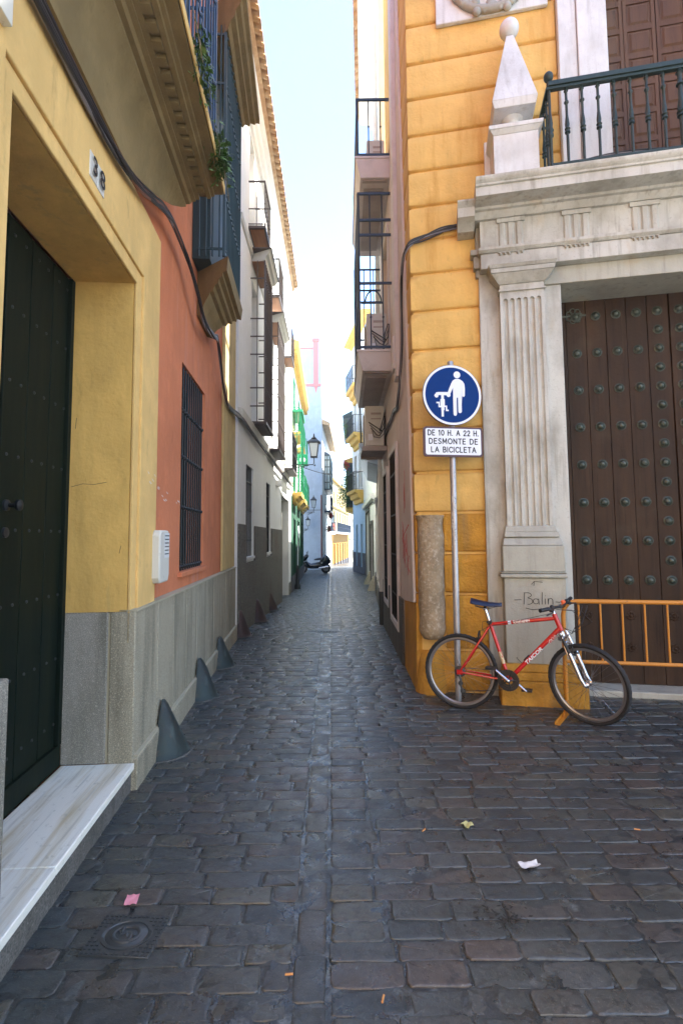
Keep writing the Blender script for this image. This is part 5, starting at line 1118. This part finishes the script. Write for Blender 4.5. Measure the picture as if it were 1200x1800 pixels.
# stem and bars
m = MB(); SQ = HT+ax*.055; m.tube([HT, SQ], .0135, 12); m.tube([SQ-ax*.005, SQ+Vector((.03, 0, .018)), SQ+Vector((.085, 0, .03))], .014, 12); BC = SQ+Vector((.09, 0, .032)); m.tube([BC+Vector((0, -.025, 0)), BC+Vector((0, .025, 0))], .019, 12); steer(m).build('stem', 'chrome', BK)
hb = empty('handlebar', BK)
m = MB(); m.tube([BC+Vector((-.05, -.29, .01)), BC+Vector((-.015, -.12, .006)), BC+Vector((0, -.04, 0)), BC+Vector((0, .04, 0)), BC+Vector((-.015, .12, .006)), BC+Vector((-.05, .29, .01))], .0115, 10); steer(m).build('bar', 'plastic', hb)
for s in (-1, 1):
    e = BC+Vector((-.05, s*.29, .01)); f_ = BC+Vector((-.03, s*.185, .008))
    m = MB(); tb(m, e, f_, .0165); steer(m).build('grip', 'plastic', hb)
    m = MB(); g0 = BC+Vector((-.02, s*.16, .006)); m.tube([g0+Vector((-.01, s*.015, -.01)), g0+Vector((.02, 0, -.012))], .016, 8); m.tube([g0+Vector((.02, 0, -.01)), g0+Vector((.04, s*.05, -.02)), g0+Vector((.025, s*.13, -.03))], .006, 6); m.sphere(g0+Vector((0, s*-.02, .008)), .02, 6); steer(m).build('brake_lever', 'plastic', hb)
m = MB(); m.sphere(BC+Vector((-.005, .04, .028)), .02, 8, (1, 1, .8)); steer(m).build('bell', 'orangep', hb)
cb = MB()
for s, ex in ((-1, .0), (1, .04), (-1, .08), (1, .0)):
    g0 = BC+Vector((-.0, s*.15, 0)); cb.tube([ST @ (g0+Vector((.02, 0, 0))), ST @ (g0+Vector((.13+ex, -s*.04, .0))), ST @ (BC+Vector((.14+ex, -s*.05, -.12))), ST @ (BC+Vector((.08, -s*.03, -.22))), ST @ (HB+Vector((.03, 0, .02)))], .0028, 6)
cb.tube([HT.lerp(SC, .05)+Vector((0, -.014, .016)), HT.lerp(SC, .5)+Vector((0, -.016, .0)), SC+Vector((-.02, -.02, -.02)), SC+Vector((-.08, -.03, -.06))], .0025, 5)
cb.tube([SC+Vector((-.02, .01, .03)), SC+Vector((-.07, 0, .02)), SC+Vector((-.075, 0, -.05)), SC+Vector((-.03, 0, -.09))], .0028, 6)
cb.build('cables', 'plastic', BK)
# drivetrain
ck = empty('crankset', BK); Yc = -.055
m = MB()
for r, y in ((.094, Yc), (.078, Yc+.008), (.06, Yc+.014)):
    n = 44; vs = []
    for y2 in (y-.0015, y+.0015):
        for i in range(n*2): a = pi*i/n; rr = r-(.005 if i % 2 else 0); vs.append((BB.x+rr*cos(a), y2, BB.z+rr*sin(a)))
        for i in range(n*2): a = pi*i/n; vs.append((BB.x+(r-.022)*cos(a), y2, BB.z+(r-.022)*sin(a)))
    N = n*2; fs = []
    for i in range(N): j = (i+1) % N; fs += [(i, j, N+j, N+i), (2*N+i, 3*N+i, 3*N+j, 2*N+j), (i, 2*N+i, 2*N+j, j), (N+i, N+j, 3*N+j, 3*N+i)]
    m.add(vs, fs)
for k in range(5): a = 2*pi*k/5; m.tube([(BB.x, Yc, BB.z), (BB.x+.078*cos(a), Yc, BB.z+.078*sin(a))], .006, 6)
m.build('chainring', 'plastic', ck)
CA = radians(142); e1_ = BB+Vector((.17*cos(CA), Yc-.022, .17*sin(CA))); e2_ = BB+Vector((-.17*cos(CA), .075, -.17*sin(CA)))
for e, y in ((e1_, Yc-.018), (e2_, .07)):
    m = MB(); m.tube([BB+Vector((0, y, 0)), Vector((e.x, y, e.z))], [.015, .010], 10); m.sphere(BB+Vector((0, y, 0)), .018, 8); m.build('crank_arm', 'alu', ck)
    s = -1 if y < 0 else 1; m = MB(); m.box(e.x-.045, e.x+.045, min(y+s*.02, y+s*.09), max(y+s*.02, y+s*.09), e.z-.011, e.z+.011); m.tube([Vector((e.x, y, e.z)), Vector((e.x, y+s*.09, e.z))], .008, 8); m.build('pedal', 'plastic', ck, bevel=.004)
ch = MB(); Ym = Yc+.006
ch.tube([(BB.x, Ym, BB.z+.078), (.0, -.045, WR_+.036)], .0032, 5); ch.tube([(BB.x, Ym, BB.z-.078), (.03, -.045, WR_-.17)], .0032, 5); ch.build('chain', 'iron', BK)
m = MB(); m.lathe((0, 0, WR_), [(.05, -.03), (.05, -.033), (.04, -.036), (.04, -.042), (.028, -.045), (.028, -.052)], 24, 'y'); m.build('cassette', 'iron', BK)
m = MB(); m.tube([(0.0, -.065, WR_-.02), (.015, -.07, WR_-.07), (.005, -.06, WR_-.10), (.03, -.055, WR_-.165)], .010, 8); m.lathe((.008, -.05, WR_-.10), [(.022, -.006), (.022, .006)], 14, 'y'); m.lathe((.03, -.05, WR_-.165), [(.024, -.006), (.024, .006)], 14, 'y'); m.build('derailleur', 'iron', BK)
m = MB(); rb = SC+Vector((-.085, 0, -.115))
for s in (-1, 1): m.tube([rb+Vector((-.01, s*.05, -.05)), rb+Vector((-.02, s*.035, .02)), rb+Vector((-.015, s*.012, .05))], .007, 6); m.box(rb.x-.05, rb.x+.01, s*.024-.006, s*.024+.006, rb.z-.022, rb.z-.010)
m.build('rear_brake', 'plastic', BK)
m = MB(); m.tube([BB.lerp(HB, .28)+Vector((-.01, -.0, .02)), BB.lerp(HB, .28)+Vector((-.055, -.01, .065)), BB.lerp(HB, .28)+Vector((-.045, -.01, .07))], .003, 6); m.tube([BB.lerp(HB, .33)+Vector((-.014, 0, .02)), BB.lerp(HB, .44)+Vector((-.014, 0, .022))], .010, 8); m.build('bottle_cage_mount', 'plastic', BK)

# ================================================================== scooter far down the street
SK = root('parked_scooter', 'black maxi scooter parked in front of the pale blue wall', 'scooter', (-1.55, 29.8, gz(29.8)), radians(8))
def blob(name, pts, mt, par=SK):
    m = MB(); n = 12; vs = []
    for (x, z, hw, hh) in pts:
        for k in range(n): a = 2*pi*k/n; vs.append((x, hw*cos(a), z+hh*sin(a)))
    m.add(vs, [(i*n+k, i*n+(k+1)%n, (i+1)*n+(k+1)%n, (i+1)*n+k) for i in range(len(pts)-1) for k in range(n)]+[tuple(range(n)), tuple(range((len(pts)-1)*n, len(pts)*n))])
    return m.build(name, mt, par, ang=60)
bd_ = blob('body', [(-.66, .60, .05, .10), (-.50, .50, .18, .20), (-.25, .42, .20, .16), (.05, .44, .2, .18), (.25, .46, .2, .20), (.42, .62, .22, .36), (.58, .74, .22, .34), (.75, .74, .16, .24), (.90, .66, .05, .10)], 'scoot')
blob('front_fairing', [(-.98, .60, .04, .08), (-.85, .68, .13, .16), (-.68, .80, .19, .22), (-.52, .92, .19, .17), (-.40, 1.0, .12, .07)], 'scoot')
for x in (-.72, .62):
    wl = empty('wheel', SK); MB().torus((x, 0, .28), .225, .06, 'y', 28, 8).build('tyre', 'tyre', wl); MB().lathe((x, 0, .28), [(.17, -.03), (.17, .03)], 18, 'y').build('rim', 'rim', wl)
blob('seat', [(.85, .87, .05, .03), (.7, .90, .14, .06), (.4, .84, .16, .07), (.1, .80, .14, .06), (-.05, .78, .08, .04)], 'plastic')
m = MB().hexa([(-.62, -.18, .95), (-.62, .18, .95), (-.58, .18, .95), (-.58, -.18, .95)], [(-.42, -.12, 1.30), (-.42, .12, 1.30), (-.40, .12, 1.30), (-.40, -.12, 1.30)]); m.build('windscreen', 'pane', SK)
m = MB(); m.tube([(-.42, -.34, 1.02), (-.45, 0, 1.0), (-.42, .34, 1.02)], .02, 8); m.build('handlebar', 'plastic', SK)
for s in (-1, 1):
    m = MB(); m.tube([(-.45, s*.25, 1.02), (-.47, s*.3, 1.16)], .01, 6); m.sphere((-.47, s*.33, 1.19), .06, 6, (.5, 1.2, .8)); m.build('mirror', 'plastic', SK)
    m = MB(); m.hexa([(-.80, s*.13, .66), (-.45, s*.19, .78), (-.45, s*.2, .72), (-.78, s*.14, .60)], [(-.80, s*.145, .66), (-.45, s*.215, .78), (-.45, s*.215, .72), (-.78, s*.155, .60)]); m.build('side_trim', 'silver', SK); m = MB(); m.hexa([(.3, s*.2, .60), (.65, s*.17, .80), (.66, s*.17, .74), (.35, s*.2, .54)], [(.3, s*.22, .60), (.65, s*.19, .80), (.66, s*.19, .74), (.35, s*.22, .54)]); m.build('side_trim', 'silver', SK)
m = MB().tube([(.2, -.2, .3), (.75, -.22, .38)], .05, 10); m.build('exhaust', 'alu', SK)
# slim sign pole with dark bollard foot
p = (-1.76, 20.4); o = root('no_parking_pole', 'thin white pole with a small round sign seen edge on beside the green house', 'sign post', (p[0], p[1], gz(p[1])))
MB().tube([(0, 0, 0), (.03, 0, 2.2)], .022, 10).build('pole', 'signwhite', o); MB().lathe((0, 0, 0), [(.13, -.03), (.12, .12), (.075, .2), (.06, .8), (.035, .9), (.01, .95)], 14).build('foot', 'black', o)
MB().lathe((.05, 0, 2.22), [(.26, -.01), (.26, .01)], 28, 'x').build('sign', 'signwhite', o)
# ================================================================== lanterns
def lantern(lab, pos, k, wall, sgx=1):
    o = root('street_lantern', lab, 'street lamp', pos, 0, 'iron lanterns on wall brackets')
    m = MB(); m.lathe((0, 0, 0), [(.13*k, 0), (.135*k, .02*k), (.215*k, .46*k), (.21*k, .46*k), (.13*k, .02*k)], 4); g_ = m.build('glass', 'lglass', o); g_.rotation_euler = (0, 0, pi/4)
    m = MB()
    for a in range(4): t = pi/4+a*pi/2; m.tube([(.135*k*cos(t), .135*k*sin(t), 0), (.22*k*cos(t), .22*k*sin(t), .47*k)], .012*k, 5)
    for hw, z in ((.10, 0), (.165, .47)): m.box(-hw*k-.01, hw*k+.01, -hw*k-.01, hw*k+.01, z*k-.015, z*k+.012)
    m.hexa([(-.22*k, -.22*k, .48*k), (.22*k, -.22*k, .48*k), (.22*k, .22*k, .48*k), (-.22*k, .22*k, .48*k)], [(-.09*k, -.09*k, .60*k), (.09*k, -.09*k, .60*k), (.09*k, .09*k, .60*k), (-.09*k, .09*k, .60*k)])
    m.lathe((0, 0, .6*k), [(.07*k, 0), (.10*k, .04*k), (.05*k, .06*k), (.02*k, .12*k), (.03*k, .14*k), (.004, .2*k)], 10)
    m.build('cage', 'lampm', o, ang=30)
    m = MB(); m.tube([(0, 0, 0), (0, 0, -.20*k), (-.03, 0, -.26*k), (wall*.3, 0, -.26*k), (wall, 0, -.26*k)], .016*k, 8)
    for i in range(5):
        t = wall*(.25+.15*i); m.torus((t, 0, -.33*k), (.045+.008*i)*k, .008*k, 'y', 16, 5)
    m.tube([(wall*.15, 0, -.28*k), (wall*.5, 0, -.36*k), (wall*.8, 0, -.46*k), (wall, 0, -.62*k)], .012*k, 6); m.sphere((.02, 0, -.28*k), .03*k, 6)
    m.build('bracket', 'lampm', o)
lantern('largest black iron lantern hanging over the street past the white house', (-.78, 14.6, 3.88), .86, -.98)
lantern('middle sized black lantern on a bracket in front of the pale blue wall', (-1.66, 30.5, 3.35), .95, -.45)
lantern('small distant lantern beside the red flowers past the pale blue wall', (-.72, 41, 2.75), 1.0, -.45)
lantern('faint wall lantern low on the pale blue wall left of centre', (-2.2, 33.5, 2.35), .8, -.3)
# wires
w0 = Vector((-1.80, 20, 4.45)); w1 = Vector((1.25, 24, 4.75)); pts = [w0.lerp(w1, t/14)-Vector((0, 0, .34*sin(pi*t/14))) for t in range(15)]
o = root('overhead_wire', 'single dark wire strung across the street behind the large lantern', 'wire', w0); MB().tube([p-w0 for p in pts], .014, 5).build('wire', 'cable', o)
bundle('cable_bundle', 'tangled black cables and junction box on the cream wall at the right', [C1.p(.6, .05, 3.4), C1.p(2.5, .06, 3.1), C1.p(4, .05, 3.0), C1.p(5.2, .05, 2.2), C1.p(6.2, .05, 2.75), C1.p(8, .05, 2.7), C2.p(1, .05, 2.95), C2.p(7, .05, 3.0)], 6, .03)
# ================================================================== covers and litter
def pave(name, lab, cat, x, y, rz=0, z=.004): return root(name, lab, cat, (x, y, gz(y)+z), rz)
o = pave('water_cover', 'square cast iron cover with a round lid set among the setts at lower left', 'cover', -.86, 2.14, radians(-4))
m = MB(); m.box(-.135, .135, -.105, .105, -.03, .0035); m.build('frame', 'iron', o, bevel=.002)
m = MB()
for i in range(14):
    for j in range(11):
        x = -.125+i*.0192; y = -.095+j*.019
        if (x/.105)**2+(y/.082)**2 > 1.15: m.box(x-.006, x+.006, y-.006, y+.006, .0035, .0065)
m.build('tread', 'iron', o, smooth=False)
m = MB(); m.lathe((0, 0, 0), [(.1, .0036), (.1, .009), (.086, .010), (.084, .0045)], 40, 'z', (1, .78)); m.lathe((0, 0, 0), [(.083, .0036), (.081, .0065)], 40, 'z', (1, .78))
for s_g in (1, -1):
    m.tube([(s_g*.052*cos(radians(a)), s_g*.040*sin(radians(a)), .008) for a in range(-60, 121, 15)], .009, 6); m.tube([(s_g*-.026, s_g*.036, .008), (s_g*-.020, s_g*.002, .008)], .009, 6); m.tube([(s_g*-.034, s_g*.012, .008), (s_g*-.020, s_g*-.004, .008), (s_g*-.004, s_g*.012, .008)], .006, 6)
m.sphere((0, 0, .006), .010, 6); m.xf(lambda p: Vector((p.x, p.y, .0036+max(0, p.z-.0036)*.55))); m.build('lid', 'iron', o, ang=60)
o = pave('drain_grate', 'small dark rectangular drain grate in the channel of the street', 'drain', -.26, 8.9); m = MB(); m.box(-.17, .17, -.13, .13, -.02, .002)
for i in range(7): m.box(-.15+i*.05-.012, -.15+i*.05+.012, -.11, .11, .002, .008)
m.build('grate', 'iron', o)
def sheet(name, lab, cat, x, y, w, d, rz, mt, cr=.012, n=6):
    o = pave(name, lab, cat, x, y, rz, .012); vs = []
    for j in range(n+1):
        for i in range(n+1): vs.append(((i/n-.5)*w, (j/n-.5)*d, cr*noise.noise(Vector((i*.6+x*9, j*.6+y*7, 2)))+.004))
    vs2 = [(a, b, c-.0006) for a, b, c in vs]; k = n+1; N = k*k
    fs = [(j*k+i, j*k+i+1, (j+1)*k+i+1, (j+1)*k+i) for j in range(n) for i in range(n)]
    m = MB().add(vs+vs2, fs+[tuple(x+N for x in f)[::-1] for f in fs]); m.build('sheet', mt, o, ang=60); return o
sheet('pink_note', 'small square pink paper note lying on the setts at lower left', 'paper', -.915, 2.325, .052, .062, .15, 'pinkp', .006)
sheet('paper_scrap', 'torn crumpled white paper on the setts at right', 'paper', .87, 2.54, .095, .045, .2, 'whitep', .02)
sheet('yellow_leaf', 'pale yellow crumpled leaf on the setts right of the channel', 'leaf', .66, 2.88, .05, .05, .5, 'yleaf', .03, 4)
for lab, x, y, a in (('cigarette end close to the bottom edge right of the channel', .125, 1.84, 1.3), ('cigarette end lying left of the channel near the bottom', -.2, 1.94, .1), ('cigarette end lying at the far right of the pavement', 1.54, 2.82, -.3), ('small orange butt between the setts at mid right', .42, 2.83, .9)):
    o = pave('cigarette_end', lab, 'litter', x, y, a, .012); m = MB().tube([(-.014, 0, .003), (.014, 0, .003)], .0038, 8); m.build('butt', 'butt', o)
for lab, x, y, s in (('clump of dark leaf litter in the joints at right of the channel', .63, 2.22, .05), ('dark scrap of leaf litter in front of the corner fender stone', .95, 4.15, .035), ('dark crumbs of dirt beside the front of the orange corner', .62, 4.95, .04)):
    o = pave('leaf_litter', lab, 'litter', x, y, 0, .008); leaves([(0, 0, 0)], 60, s, .022, .0).xf(lambda p: Vector((p.x, p.y, abs(p.z)*.15))).build('debris', 'dirt', o, smooth=False, merge=False)

# ================================================================== behind the viewpoint: unseen house added to bounce sunlight onto the portal
PB = FR((-9, -7.5), (12, -7.5), True)
h = PB.root('light_bounce_house', 'white house added out of view across the little square, bouncing sunlight onto the portal', 'house')
hs = [(1.5+i*2.6, 2.6+i*2.6, a, b) for i in range(7) for a, b in ((.9, 2.9), (4.4, 6.6), (7.6, 9.4))]
m = MB().wall(0, 21, -.3, 10.5, -.25, 0, hs); m.box(0, 21, -5, -.26, -.3, 10.4); m.build('wall', 'white', h, 1)
for q in hs: w_ = empty('window', h); MB().box(q[0], q[1], -.2, -.15, q[2], q[3]).build('shutter', 'shutter', w_, 1)

# ------------------------------------------------------------------ haze
hz = MB().box(-60, 60, -25, 140, -8, 15.6).build('haze', M_['ink'], smooth=False)
hm = bpy.data.materials.new('pale_haze'); hm.use_nodes = True; hn = hm.node_tree; hn.nodes.clear()
pv = hn.nodes.new('ShaderNodeVolumePrincipled'); pv.inputs['Color'].default_value = (.86, .93, 1, 1); pv.inputs['Density'].default_value = .0013; pv.inputs['Anisotropy'].default_value = .2
mo_ = hn.nodes.new('ShaderNodeOutputMaterial'); hn.links.new(pv.outputs[0], mo_.inputs['Volume']); hz.data.materials.clear(); hz.data.materials.append(hm)
tag(hz, 'thin pale haze filling the street and paling its far end', 'haze', kind='stuff')
